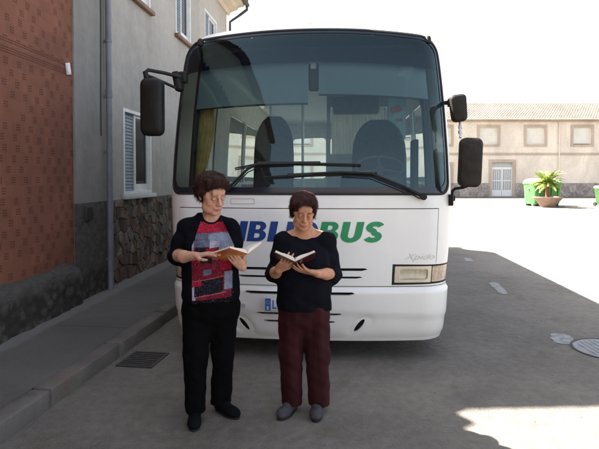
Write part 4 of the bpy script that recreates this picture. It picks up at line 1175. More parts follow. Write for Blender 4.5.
# ---- interior
mb = MB(); mb.span((-1.06, .42, .74), (1.06, 7.7, .78)); mb.build('cabin_floor', M['int_floor'], bus)
patch('cabin_lining', [(s_of_y(1.05), .8), (SMAX, .8), (SMAX, 2.86), (s_of_y(1.05), 2.86)], [clean(q_) for q_ in side_w + rear_w if q_[0][0] > 0], M['int_light'], bus, busS, -.03, .002, .2, False)
patch('cabin_lining', [(-SMAX, .8), (-s_of_y(1.75), .8), (-s_of_y(1.75), 2.86), (-SMAX, 2.86)], [clean(q_) for q_ in side_w + rear_w if q_[0][0] < 0], M['int_light'], bus, busS, -.03, .002, .2, False)
mb = MB(); mb.span((-.98, .60, 2.80), (.98, 7.6, 2.83)); mb.build('ceiling', M['int_light'], bus)
mb = MB()
dp = [(-1.04, .40), (-.9, .34), (0, .27), (.9, .34), (1.04, .40), (1.04, .70), (.9, .78), (.35, .80), (.25, .62), (-1.04, .62)]
V = [(x, y, .78) for x, y in dp] + [(x, y, 1.44) for x, y in dp]; n = len(dp)
mb.add(V, [tuple(range(n - 1, -1, -1)), tuple(range(n, 2 * n))] + [(i, (i + 1) % n, n + (i + 1) % n, n + i) for i in range(n)])
mb.box((.60, .66, 1.50), (.62, .24, .16), Matrix.Rotation(R(-20), 3, 'X'), .05, 3); mb.build('dashboard', M['dash'], bus)
mb = MB(); c = bp(375, 167, 5.15); rot = Matrix.Translation(Vector((.68, .80, 1.68))) @ Matrix.Rotation(R(28), 4, 'X')
mb.tube([rot @ Vector((.235 * math.cos(a), .235 * math.sin(a), 0)) for a in np.linspace(0, 2 * math.pi, 41)], .015, 8, False)
for a in (R(90), R(210), R(330)): mb.tube([rot @ Vector((0, 0, -.03)), rot @ Vector((.23 * math.cos(a), .23 * math.sin(a), 0))], .012, 6)
mb.tube([rot @ Vector((0, 0, 0)), rot @ Vector((0, -.02, -.35))], .035, 8); mb.build('steering_wheel', M['wheel_grey'], bus)
def seatx(x, y, z0, w, h, m, head=True):
    s = MB(); s.box((x, y, z0), (w, .50, .14), None, .05, 3); s.build('seat', m, bus)
    s = MB(); V = []; F = []
    lv = [(0, 1.0), (.25 * h, 1.0), (.55 * h, 1.0), (.70 * h, .96), (.80 * h, .88), (.88 * h, .76), (.95 * h, .58), (h, .34)]
    for z, k in lv:
        pts = rrect(-w / 2 * k, -.07, w / 2 * k, .07, .05, 4); nn = len(pts); V += [(x + a, y + .27 + b__ + z * .12, z0 + z) for a, b__ in pts]
    for i in range(len(lv) - 1):
        for k in range(nn): F.append((i * nn + k, i * nn + (k + 1) % nn, (i + 1) * nn + (k + 1) % nn, (i + 1) * nn + k))
    F.append(tuple(range(nn - 1, -1, -1))); F.append(tuple((len(lv) - 1) * nn + k for k in range(nn)))
    s.add(V, F, True); s.build('backrest', m, bus)
    s = MB(); s.tube([(x, y, .78), (x, y, z0 - .05)], .09, 10); s.build('seat_base', M['plastic'], bus)
seatx(.72, 1.15, 1.32, .60, .90, M['seat']); seatx(-.48, 1.25, 1.30, .46, .98, M['seat2'])
mb = MB(); mb.span((1.0, .75, 1.35), (1.05, 1.0, 1.95), .01, 1); mb.build('seat_rail', M['plastic'], bus)
# partition behind the driver with pleated curtain, luggage unit and poster
mb = MB(); mb.span((.16, 2.0, .78), (1.08, 2.03, 1.86)); mb.span((.16, 2.0, 2.44), (1.08, 2.03, 2.80)); mb.span((.12, 1.98, .78), (.165, 2.05, 2.80)); mb.span((.86, 1.99, 1.86), (.90, 2.04, 2.44)); mb.build('partition', M['int_grey'], bus)
V = []; F = []; n = 120
for i in range(n + 1):
    x = .18 + .66 * i / n; yy = 2.02 + .018 * math.sin(i * 2 * math.pi / 7); V += [(x, yy, 1.80), (x, yy, 2.43)]
for i in range(n): F.append((2 * i, 2 * i + 2, 2 * i + 3, 2 * i + 1))
mesh_obj('pleated_blind', V, F, M['thin'], bus, True)
mb = MB(); mb.span((.20, 1.72, 2.34), (.74, 1.98, 2.52), .015, 2); mb.span((.28, 1.70, 2.33), (.66, 1.73, 2.345)); mb.build('overhead_unit', M['dash'], bus)
mb = MB(); mb.span((.84, 1.70, 2.02), (1.04, 1.715, 2.50)); po = mb.build('poster', M['poster'], bus)
mb = MB(); mb.box((.93, 1.695, 2.36), (.12, .006, .07), Matrix.Rotation(R(-18), 3, 'Y')); mb.box((.97, 1.695, 2.24), (.07, .006, .03)); mb.build('poster_print', M['red'], po)
# roller sun blinds, interior mirror and lamp
def blind(x0, x1, z0, z1, nm):
    A = lambda x, z: busS(np.array([s_of_x(x)]), np.array([z]))[0]
    V = []; F = []; n = 12
    for i in range(n + 1):
        x = x0 + (x1 - x0) * i / n
        a = A(x, z0); b__ = A(x, z1); V += [(a[0], a[1] + .07, a[2]), (b__[0], b__[1] + .07, b__[2])]
    for i in range(n): F.append((2 * i, 2 * i + 2, 2 * i + 3, 2 * i + 1))
    o = mesh_obj(nm, V, F, M['blind'], bus, True)
    mb = MB(); mb.tube([V[2 * i] for i in range(n + 1)], .008, 6); mb.build('rod', M['plastic'], o)
blind(.09, 1.02, 2.31, 2.75, 'sun_blind'); blind(-.98, .0, 2.23, 2.75, 'sun_blind')
mb = MB(); mb.box((.045, .40, 2.50), (.10, .05, .26), None, .02, 2); mb.build('cabin_mirror', M['plastic'], bus)
mb = MB(); mb.box((.04, .375, 2.60), (.055, .02, .06), None, .008, 2); mb.build('cabin_lamp', M['paper'], bus)
# windscreen pillars just behind the wrapped corners
for sg in (-1, 1):
    mb = MB(); pts = []
    for v in np.linspace(1.40, 2.85, 12):
        a = busS(np.array([sg * s_of_x(1.0)]), np.array([v]))[0]; pts.append((a[0] * .985, a[1] + .10, a[2]))
    mb.tube(pts, .028, 8); mb.tube([(sg * 1.02, .40, 2.28), (sg * 1.12, 1.0, 2.30)], .02, 6); mb.build('pillar', M['plastic'], bus)
# gathered ochre curtain on the left
V = []; F = []; nz_, nx_ = 14, 24
for j in range(nz_ + 1):
    v = 1.50 + (2.62 - 1.50) * j / nz_; wd = .05 + .11 * abs(math.sin(math.pi * (.08 + .8 * (1 - j / nz_)))) ** 1.5
    for i in range(nx_ + 1):
        t_ = i / nx_; a = busS(np.array([-1.05]), np.array([v]))[0]; V.append((a[0] + .05 + wd * t_, a[1] + .20 + .02 * math.sin(t_ * 25), v))
for j in range(nz_):
    for i in range(nx_): k = j * (nx_ + 1) + i; F.append((k, k + 1, k + nx_ + 2, k + nx_ + 1))
mesh_obj('side_curtain', V, F, M['ochre'], bus, True)
# paper on the dashboard and shelving with books further back
for i, (x, y, z, rz_) in enumerate([(-.70, .48, 1.452, 20), (-.62, .45, 1.460, -8)]):
    mb = MB(); mb.box((x, y, z), (.21, .15, .006), Matrix.Rotation(R(rz_), 3, 'Z') @ Matrix.Rotation(R(10), 3, 'X')); mb.build('dashboard_papers', M['paper'], bus)
bk_cols = [simple('book_spine_' + n_, c_, .6, var=0) for n_, c_ in (('red', (.30, .05, .04)), ('blue', (.05, .10, .30)), ('cream', (.5, .46, .36)), ('green', (.06, .2, .1)), ('ochre', (.4, .25, .06)))]
mb = MB(); 
for x in (-1.04, .74):
    for z in (.85, 1.15, 1.45): mb.span((x, 2.5, z), (x + .30, 7.2, z + .02))
    for y in (2.5, 4.0, 5.6, 7.2): mb.span((x, y - .01, .80), (x + .30, y + .01, 1.48))
mb.build('bookshelf', M['int_light'], bus)
for ci, mt in enumerate(bk_cols):
    mb = MB(); rr = random.Random(ci)
    for x in (-1.0, .80):
        for z in (.87, 1.17):
            y = 2.55 + ci * .03
            while y < 7.1:
                mb.span((x, y, z), (x + .18, y + .026, z + rr.uniform(.19, .25))); y += .15
    mb.build('shelved_books', mt, bus)
for x in (-.62, -.2): mb = MB(); mb.tube([(x, 2.35, .78), (x, 2.35, 2.80)], .018, 8); mb.build('grab_pole', M['badge'], bus)
# ================================================================== PEOPLE
def V3(*a): return np.array(a, float)
def nrm(a): a = np.asarray(a, float); return a / np.linalg.norm(a)
def rot_z(a): c, s = math.cos(a), math.sin(a); return np.array([[c, -s, 0], [s, c, 0], [0, 0, 1.]])
def rot_x(a): c, s = math.cos(a), math.sin(a); return np.array([[1., 0, 0], [0, c, -s], [0, s, c]])
def rot_y(a): c, s = math.cos(a), math.sin(a); return np.array([[c, 0, s], [0, 1., 0], [-s, 0, c]])
class Field:
    """signed distance volume: smooth unions of tapered limbs, ellipsoids and lofts, turned into one continuous skin"""
    def __init__(s, lo, hi, h):
        s.o = np.array(lo, float); s.h = h; s.n = np.ceil((np.array(hi) - s.o) / h).astype(int) + 1
        s.F = np.full(s.n, .08, np.float32)
    def reg(s, lo, hi, pad):
        i0 = np.maximum(np.floor((np.array(lo) - pad - s.o) / s.h).astype(int), 0); i1 = np.minimum(np.ceil((np.array(hi) + pad - s.o) / s.h).astype(int) + 1, s.n)
        if np.any(i1 <= i0): return None
        ax = [(s.o[k] + np.arange(i0[k], i1[k]) * s.h).astype(np.float32) for k in range(3)]
        return tuple(slice(a, b) for a, b in zip(i0, i1)), ax[0][:, None, None], ax[1][None, :, None], ax[2][None, None, :]
    def put(s, fn, lo, hi, k=.01, mode='add'):
        r = s.reg(lo, hi, k + 3 * s.h)
        if r is None: return
        sl, x, y, z = r; d = fn(x, y, z); f = s.F[sl]
        if mode == 'add': hh = np.maximum(k - np.abs(f - d), 0) / k; s.F[sl] = np.minimum(f, d) - hh * hh * k * .25
        else: hh = np.maximum(k - np.abs(f + d), 0) / k; s.F[sl] = np.maximum(f, -d) + hh * hh * k * .25
    def cone(s, a, b, ra, rb, k=.01, mode='add'):
        a = np.array(a, float); b = np.array(b, float); ba = b - a; L2 = float(ba @ ba) + 1e-9; R_ = max(ra, rb)
        def fn(x, y, z):
            px, py, pz = x - a[0], y - a[1], z - a[2]; t = np.clip((px * ba[0] + py * ba[1] + pz * ba[2]) / L2, 0, 1)
            return np.sqrt((px - t * ba[0]) ** 2 + (py - t * ba[1]) ** 2 + (pz - t * ba[2]) ** 2) - (ra + (rb - ra) * t)
        s.put(fn, np.minimum(a, b) - R_, np.maximum(a, b) + R_, k, mode)
    def chain(s, pts, rs, k=.01, mode='add'):
        for i in range(len(pts) - 1): s.cone(pts[i], pts[i + 1], rs[i], rs[i + 1], k, mode)
    def ell(s, c, r, k=.01, M_=None, mode='add'):
        c = np.array(c, float); r = np.array(r, float); Mx = np.eye(3) if M_ is None else M_; R_ = max(r)
        def fn(x, y, z):
            p = (x - c[0], y - c[1], z - c[2]); q = [Mx[0, i] * p[0] + Mx[1, i] * p[1] + Mx[2, i] * p[2] for i in range(3)]
            k0 = np.sqrt((q[0] / r[0]) ** 2 + (q[1] / r[1]) ** 2 + (q[2] / r[2]) ** 2); k1 = np.sqrt((q[0] / r[0] ** 2) ** 2 + (q[1] / r[1] ** 2) ** 2 + (q[2] / r[2] ** 2) ** 2)
            return k0 * (k0 - 1) / np.maximum(k1, 1e-6)
        s.put(fn, c - R_, c + R_, k, mode)
    def loft(s, lv, k=.01, yaw=0.0, n=2.4, c0=(0, 0), mode='add'):
        """lv: (z, cx, cy, halfwidth, halfdepth) in a frame turned by yaw about c0"""
        L = np.array(lv, float); c, sn = math.cos(yaw), math.sin(yaw); R_ = L[:, 3:].max() + np.abs(L[:, 1:3]).max()
        def fn(x, y, z):
            X_ = (x - c0[0]) * c + (y - c0[1]) * sn; Y_ = -(x - c0[0]) * sn + (y - c0[1]) * c; zz = np.asarray(z)
            g = [np.interp(zz, L[:, 0], L[:, j]) for j in range(1, 5)]
            q = (np.abs((X_ - g[0]) / g[2]) ** n + np.abs((Y_ - g[1]) / g[3]) ** n) ** (1 / n)
            return np.maximum((q - 1) * np.minimum(g[2], g[3]), np.maximum(L[0, 0] - zz, zz - L[-1, 0]))
        s.put(fn, (c0[0] - R_, c0[1] - R_, L[0, 0]), (c0[0] + R_, c0[1] + R_, L[-1, 0]), k, mode)
    def disp(s, fn):
        sl, x, y, z = s.reg(s.o, s.o + s.n * s.h, 0); s.F[sl] += fn(x, y, z).astype(np.float32)
    def mesh(s, name, mat_, parent, smooth=2):
        F = s.F.copy(); F[0] = F[-1] = .05; F[:, 0] = F[:, -1] = .05; F[:, :, 0] = F[:, :, -1] = .05
        ins = F < 0; nx, ny, nz = F.shape
        c = np.zeros((nx - 1, ny - 1, nz - 1), np.int8)
        offs = [(i, j, k) for i in (0, 1) for j in (0, 1) for k in (0, 1)]
        for i, j, k in offs: c += ins[i:nx - 1 + i, j:ny - 1 + j, k:nz - 1 + k]
        act = np.argwhere((c > 0) & (c < 8)); idx = -np.ones(c.shape, np.int32); idx[tuple(act.T)] = np.arange(len(act))
        val = {o: F[act[:, 0] + o[0], act[:, 1] + o[1], act[:, 2] + o[2]] for o in offs}
        acc = np.zeros((len(act), 3)); cnt = np.zeros(len(act))
        for a in offs:
            for ax in range(3):
                if a[ax] == 1: continue
                b = list(a); b[ax] = 1; b = tuple(b); va, vb = val[a], val[b]; m_ = (va < 0) != (vb < 0)
                t = np.where(m_, va / np.where(m_, va - vb, 1), 0); p = np.tile(np.array(a, float), (len(act), 1)); p[:, ax] = t
                acc += p * m_[:, None]; cnt += m_
        P = (act + acc / cnt[:, None]) * s.h + s.o
        faces = []
        for ax in range(3):
            u, v = (ax + 1) % 3, (ax + 2) % 3
            sa = [slice(1, -1)] * 3; sb = [slice(1, -1)] * 3; sa[ax] = slice(0, -1); sb[ax] = slice(1, None)
            A = ins[tuple(sa)]; B = ins[tuple(sb)]; e = np.argwhere(A != B); flag = A[tuple(e.T)]
            base = e.copy(); base[:, u] += 1; base[:, v] += 1
            q = []
            for du, dv in ((-1, -1), (0, -1), (0, 0), (-1, 0)):
                g_ = base.copy(); g_[:, u] += du; g_[:, v] += dv; q.append(idx[g_[:, 0], g_[:, 1], g_[:, 2]])
            q = np.stack(q, 1); q[~flag] = q[~flag][:, ::-1]; faces.append(q)
        Q = np.concatenate(faces); Q = Q[(Q >= 0).all(1)]
        # light smoothing
        ed = np.concatenate([Q[:, [0, 1]], Q[:, [1, 2]], Q[:, [2, 3]], Q[:, [3, 0]]])
        for _ in range(smooth):
            S_ = np.zeros_like(P); N_ = np.zeros(len(P))
            for j in range(3): S_[:, j] = np.bincount(ed[:, 0], P[ed[:, 1], j], len(P)) + np.bincount(ed[:, 1], P[ed[:, 0], j], len(P))
            N_ = np.bincount(ed[:, 0], minlength=len(P)) + np.bincount(ed[:, 1], minlength=len(P)); P = P * .5 + .5 * S_ / np.maximum(N_, 1)[:, None]
        me = bpy.data.meshes.new(name); me.vertices.add(len(P)); me.vertices.foreach_set('co', P.astype(np.float32).ravel())
        me.loops.add(Q.size); me.loops.foreach_set('vertex_index', Q.ravel().astype(np.int32)); me.polygons.add(len(Q))
        me.polygons.foreach_set('loop_start', np.arange(0, Q.size, 4, dtype=np.int32)); me.polygons.foreach_set('loop_total', np.full(len(Q), 4, np.int32))
        me.polygons.foreach_set('use_smooth', np.ones(len(Q), bool)); me.update(calc_edges=True); me.validate()
        me.materials.append(mat_); o = link(bpy.data.objects.new(name, me), parent); o['_n'] = len(P); del o['_n']
        return o, P
def folds(a=.004, f=22., seed=0., vert=1.0):
    def fn(x, y, z):
        w = np.sin(x * f * .7 + 2.1 * np.sin(z * f * .35 * vert + seed) + seed) * np.sin(y * f * .8 + 1.7 * np.sin(z * f * .27 + x * 9 + seed)) 
        w2 = np.sin((x * .8 + z * .55) * f * 1.9 + 2.4 * np.sin(y * 13 + seed) + seed * 2) * np.sin((z - x * .4) * f * .9 + seed * 3)
        return a * (.6 * w + .5 * w2)
    return fn

def head(Fd, c, Rm, sc=1.0, nose=1.0, jaw=1.0):
    """Rm columns: head right (image x when facing camera), back, up"""
    T = lambda x, y, z: np.array(c) + Rm @ (np.array([x, y, z]) * sc)
    E = lambda p, r, k, mode='add', rx=0.0, rz=0.0: Fd.ell(T(*p), np.array(r) * sc, k, Rm @ rot_z(rz) @ rot_x(rx), mode)
    E((0, .014, .036), (.072, .090, .082), .01)
    E((0, -.028, -.042), (.057 * jaw, .054, .070), .03)
    E((0, -.030, -.078), (.046 * jaw, .048, .036), .03)
    E((0, -.068, -.100), (.021, .016, .017), .025)                 # chin
    for s in (-1, 1):
        E((s * .036, -.058, -.036), (.022, .021, .022), .022)       # cheek
        E((s * .046 * jaw, -.030, -.078), (.017, .026, .022), .025) # jowl
        E((s * .058, -.022, .004), (.014, .026, .022), .02)         # cheekbone / temple
    E((0, -.074, .040), (.048, .016, .026), .02)                    # forehead
    for s in (-1, 1): E((s * .028, -.080, .019), (.022, .008, .0055), .012, rz=s * -.25)
    for s in (-1, 1): E((s * .031, -.094, .001), (.0185, .013, .011), .008, 'sub')
    for s in (-1, 1): E((s * .031, -.0745, -.001), (.0130, .0115, .0105), .004)
    for s in (-1, 1): Fd.chain([T(s * .031 - .0135, -.083, -.0055), T(s * .031, -.0875, -.0085), T(s * .031 + .0135, -.083, -.0055)], [.0022 * sc] * 3, .003)     # lowered lid rims
    for s in (-1, 1): E((s * .030, -.081, -.017), (.014, .007, .005), .006)     # bag under the eye
    Fd.cone(T(0, -.084, .012), T(0, -.108 * (1 + .02 * nose), -.032), .0075 * sc, .0120 * sc * nose, .008)
    for s in (-1, 1): E((s * .0125, -.095, -.036), (.0085, .010, .0085), .005)
    for s in (-1, 1): E((s * .0062, -.104, -.0445), (.0034, .004, .0030), .002, 'sub')
    E((0, -.084, -.062), (.026, .014, .019), .012)                  # muzzle
    Fd.chain([T(-.023, -.085, -.067), T(-.010, -.0965, -.0625), T(0, -.0970, -.0640), T(.010, -.0965, -.0625), T(.023, -.085, -.067)], [.0022 * sc, .0042 * sc, .0040 * sc, .0042 * sc, .0022 * sc], .003)
    Fd.chain([T(-.021, -.085, -.0685), T(0, -.0950, -.0745), T(.021, -.085, -.0685)], [.0022 * sc, .0052 * sc, .0022 * sc], .003)
    Fd.chain([T(-.026, -.0855, -.0680), T(-.010, -.100, -.0688), T(.010, -.100, -.0688), T(.026, -.0855, -.0680)], [.0013 * sc] * 4, .002, 'sub')
    for s in (-1, 1): Fd.chain([T(s * .019, -.0960, -.036), T(s * .031, -.086, -.058), T(s * .033, -.078, -.074)], [.0022 * sc] * 3, .007, 'sub')   # nasolabial crease
    for s in (-1, 1):
        E((s * .0735, .012, -.004), (.0075, .016, .029), .006, rz=s * .35); E((s * .080, .008, .000), (.004, .008, .016), .004, 'sub'); E((s * .071, .004, -.030), (.007, .008, .009), .006)
    return T
def paint_face(o, P, c, Rm, sc, brow=(.30, .22, .18), lips=(1.0, .62, .60)):
    q = ((P - np.array(c)) @ Rm) / sc; col = np.ones((len(P), 4), np.float32)
    x, y, z = np.abs(q[:, 0]), q[:, 1], q[:, 2]; near = (np.linalg.norm(q, axis=1) < .16)
    def blend(m_, cc): m_ = (m_ * near)[:, None]; col[:, :3] = col[:, :3] * (1 - m_) + col[:, :3] * np.array(cc) * m_
    g = lambda a, s: np.exp(-(a / s) ** 2)
    blend(g(x - .036, .018) * g(z + .036, .018) * (y < -.03) * .8, (1.0, .80, .76)); blend(g(x, .011) * g(z + .034, .010) * (y < -.09) * .6, (1.0, .80, .76))
    blend(((x > .013) & (x < .045) & (y < -.055)) * g(z - (.0225 - 7.0 * (x - .028) ** 2), .0042) * .9, brow)
    blend(((x > .016) & (x < .046) & (y < -.055)) * g(z + (.0085 - 12.0 * (x - .031) ** 2), .0022) * .9, (.22, .14, .12))
    blend(((x > .014) & (x < .048) & (y < -.05)) * g(z - .004, .012) * .35, (.80, .62, .60))
    blend((y < -.082) * g(x, .019) * g(z + .0688, .0080) * 1.0, lips); blend((y < -.080) * (x < .024) * g(z + .0690, .0016) * .9, (.35, .18, .16))
    blend((x > .062) * g(z + .004, .03) * .4, (1.0, .78, .74))
    at = o.data.color_attributes.new('tint', 'FLOAT_COLOR', 'POINT'); at.data.foreach_set('color', col.ravel())
def hand(Fd, w, f, n, sgn, curls=(.25, .35, .25), sc=.94, thumb=.4, spread=1.0, tcurl=.2):
    f = nrm(f); n = np.array(n, float); n = nrm(n - f * (n @ f)); t = np.cross(f, n) * sgn; w = np.array(w, float)
    A = [.0270, .0090, -.0090, -.0260]; K = [.084, .088, .084, .076]; LN = [(.040, .026, .021), (.044, .029, .022), (.041, .027, .021), (.032, .020, .018)]
    for i in range(4):
        kn = w + (f * K[i] + t * A[i]) * sc; Fd.cone(w + (t * A[i] * .55 + f * .008) * sc, kn, .0145 * sc, .0105 * sc, .010)
    Fd.cone(w + (t * -.018 + f * .02 + n * .006) * sc, w + (t * -.022 + f * .06 + n * .006) * sc, .014 * sc, .011 * sc, .01)
    for i in range(4):
        p = w + (f * K[i] + t * A[i]) * sc; ang = 0; rr_ = [.0092, .0080, .0072, .0060]; d0 = nrm(f + t * A[i] * 4.2 * spread)
        cu = curls[i] if isinstance(curls[0], (tuple, list)) else curls
        for j in range(3):
            ang += cu[j] * (1 + .08 * i); d = d0 * math.cos(ang) + n * math.sin(ang); q = p + d * LN[i][j] * sc
            Fd.cone(p, q, rr_[j] * sc, rr_[j + 1] * sc, .002); p = q
    b = w + (f * .020 + t * .022 + n * .006) * sc; d = nrm(f * .75 + t * (.75 + thumb * .2) + n * thumb); q = b + d * .042 * sc; Fd.cone(b, q, .0150 * sc, .0118 * sc, .010)
    d = nrm(f * (1.0) + t * (.42 - tcurl) + n * thumb * 1.1); r_ = q + d * .032 * sc; Fd.cone(q, r_, .0112 * sc, .0095 * sc, .004)
    d = nrm(f * 1.0 + t * (.15 - tcurl * 1.5) + n * thumb); Fd.cone(r_, r_ + d * .026 * sc, .0095 * sc, .0072 * sc, .003)
def hair_mesh(name, Fd, mat_, parent, c, Rm, sc, seed, n=2600, length=.040, width=.0016, flow=(0, .25, -1.0)):
    o, P = Fd.mesh(name, mat_, parent, 1)
    me = o.data; N = np.zeros(len(P) * 3, np.float32); me.vertices.foreach_get('normal', N); N = N.reshape(-1, 3)
    rs = np.random.RandomState(seed); pick = rs.choice(len(P), n); V = []; F = []
    crown = np.array(c) + Rm @ np.array([.01, .05, .12]) * sc
    fl = Rm @ np.array(flow)
    for pi in pick:
        p = P[pi].astype(float); nn = N[pi].astype(float); d = (p - crown); d /= np.linalg.norm(d) + 1e-6; d = d * .8 + fl * .6 + rs.randn(3) * .20; L = length * rs.uniform(.6, 1.25); lift = rs.uniform(0, .0035)
        w = width * rs.uniform(.7, 1.4); b = len(V); k = 5; ph = rs.uniform(-1, 1)
        qh = Rm.T @ (p - np.array(c)) / sc
        if qh[1] < -.045 and qh[2] < .075: L *= .35
        for j in range(k):
            d = d - nn * (d @ nn) * .9; d /= np.linalg.norm(d) + 1e-6; sd = np.cross(d, nn); sd /= np.linalg.norm(sd) + 1e-6
            q = p + nn * (.0006 + lift * math.sin(math.pi * j / (k - 1) * .8)); ww = w * (1 - j / (k - 1)) ** .7 + .0001
            V += [tuple(q - sd * ww), tuple(q + sd * ww)]; p = p + d * L / k + sd * ph * .002 - nn * L * .012
        for j in range(k - 1): F.append((b + 2 * j, b + 2 * j + 1, b + 2 * j + 3, b + 2 * j + 2))
    nv = len(P); me2 = bpy.data.meshes.new(name); old = [tuple(v.co) for v in me.vertices]; of = [tuple(p.vertices) for p in me.polygons]
    me2.from_pydata(old + V, [], of + [tuple(nv + i for i in f) for f in F]); me2.polygons.foreach_set('use_smooth', [True] * len(me2.polygons)); me2.materials.append(mat_); me2.update(); o.data = me2
    return o
def shoe(name, c, yaw, mat_, parent, L=.235, W=.088, h=.0035):
    f = Field((-.10, -.20, -.01), (.10, .14, .13), h)
    f.ell((0, .055, .045), (.034, .042, .045), .02); f.ell((0, -.02, .034), (.038, .085, .036), .03); f.ell((0, -.085, .030), (.043, .058, .030), .03); f.ell((0, .02, .06), (.031, .055, .035), .03)
    f.cone((0, .045, .05), (0, .050, .12), .034, .033, .02)

    f.disp(lambda x, y, z: np.where(z < .006, .02, 0) + 0 * x + 0 * y)
    o, P = f.mesh(name, mat_, parent, 2); o.location = c; o.rotation_euler = (0, 0, yaw)
    pts = []
    for k in range(28):
        a = 2 * math.pi * k / 28; y = -.022 + (.118) * math.sin(a); w = .040 + .006 * math.sin(-a) - .004 * max(0, math.cos(2 * a)) * 0; pts.append((w * math.cos(a) * (1 - .12 * math.exp(-((y - .01) / .03) ** 2)), y))
    mb = MB(); n = len(pts); V = [(x, y, .0) for x, y in pts] + [(x * 1.04, y, .014) for x, y in pts]
    mb.add(V, [tuple(range(n - 1, -1, -1)), tuple(range(n, 2 * n))] + [(i, (i + 1) % n, n + (i + 1) % n, n + i) for i in range(n)]); mb.build('sole', M['sole'], o)
    return o
def book(name, label, S, near, far, v, hw, hh, cover, thick=.013, curl=.010, parent=None):
    """open book: S = top of the spine, near/far = directions of the two halves, v = up along the spine"""
    S = np.array(S, float); v = nrm(v); root = thing(name, label, 'book', tuple(S)); w = nrm(nrm(near) + nrm(far)) 
    for hd, nm in ((nrm(near), 0), (nrm(far), 1)):
        nn = nrm(w - hd * (w @ hd))
        def pt(a, b, c): return tuple(hd * a - v * b + nn * c)
        V = []; F = []
        e = .004
        V = [pt(0, -e, 0), pt(hw + e, -e, 0), pt(hw + e, hh + e, 0), pt(0, hh + e, 0), pt(0, -e, -.0025), pt(hw + e, -e, -.0025), pt(hw + e, hh + e, -.0025), pt(0, hh + e, -.0025)]
        mb = MB(); mb.add(V, [(0, 1, 2, 3), (7, 6, 5, 4), (0, 4, 5, 1), (1, 5, 6, 2), (2, 6, 7, 3), (3, 7, 4, 0)]); mb.build('cover', cover, root)
        n = 12; V = []; F = []
        for i in range(n + 1):
            t = i / n; a = t * hw; top = thick * (1 - .25 * t) * min(1, (t * 6) ** .5 if t > 0 else .35) + curl * math.sin(math.pi * min(1, t * 1.3)) * (1 - t) + .001
            if i == 0: top = thick * .30
            V += [pt(a, 0, .0005), pt(a, 0, top), pt(a, hh, top), pt(a, hh, .0005)]
        for i in range(n):
            k = i * 4
            for j in range(4): F.append((k + j, k + (j + 1) % 4, k + 4 + (j + 1) % 4, k + 4 + j))
        F += [(3, 2, 1, 0), (n * 4, n * 4 + 1, n * 4 + 2, n * 4 + 3)]
        mb = MB(); mb.add(V, F, False); mb.build('pages', M['pages'], root)
    return root

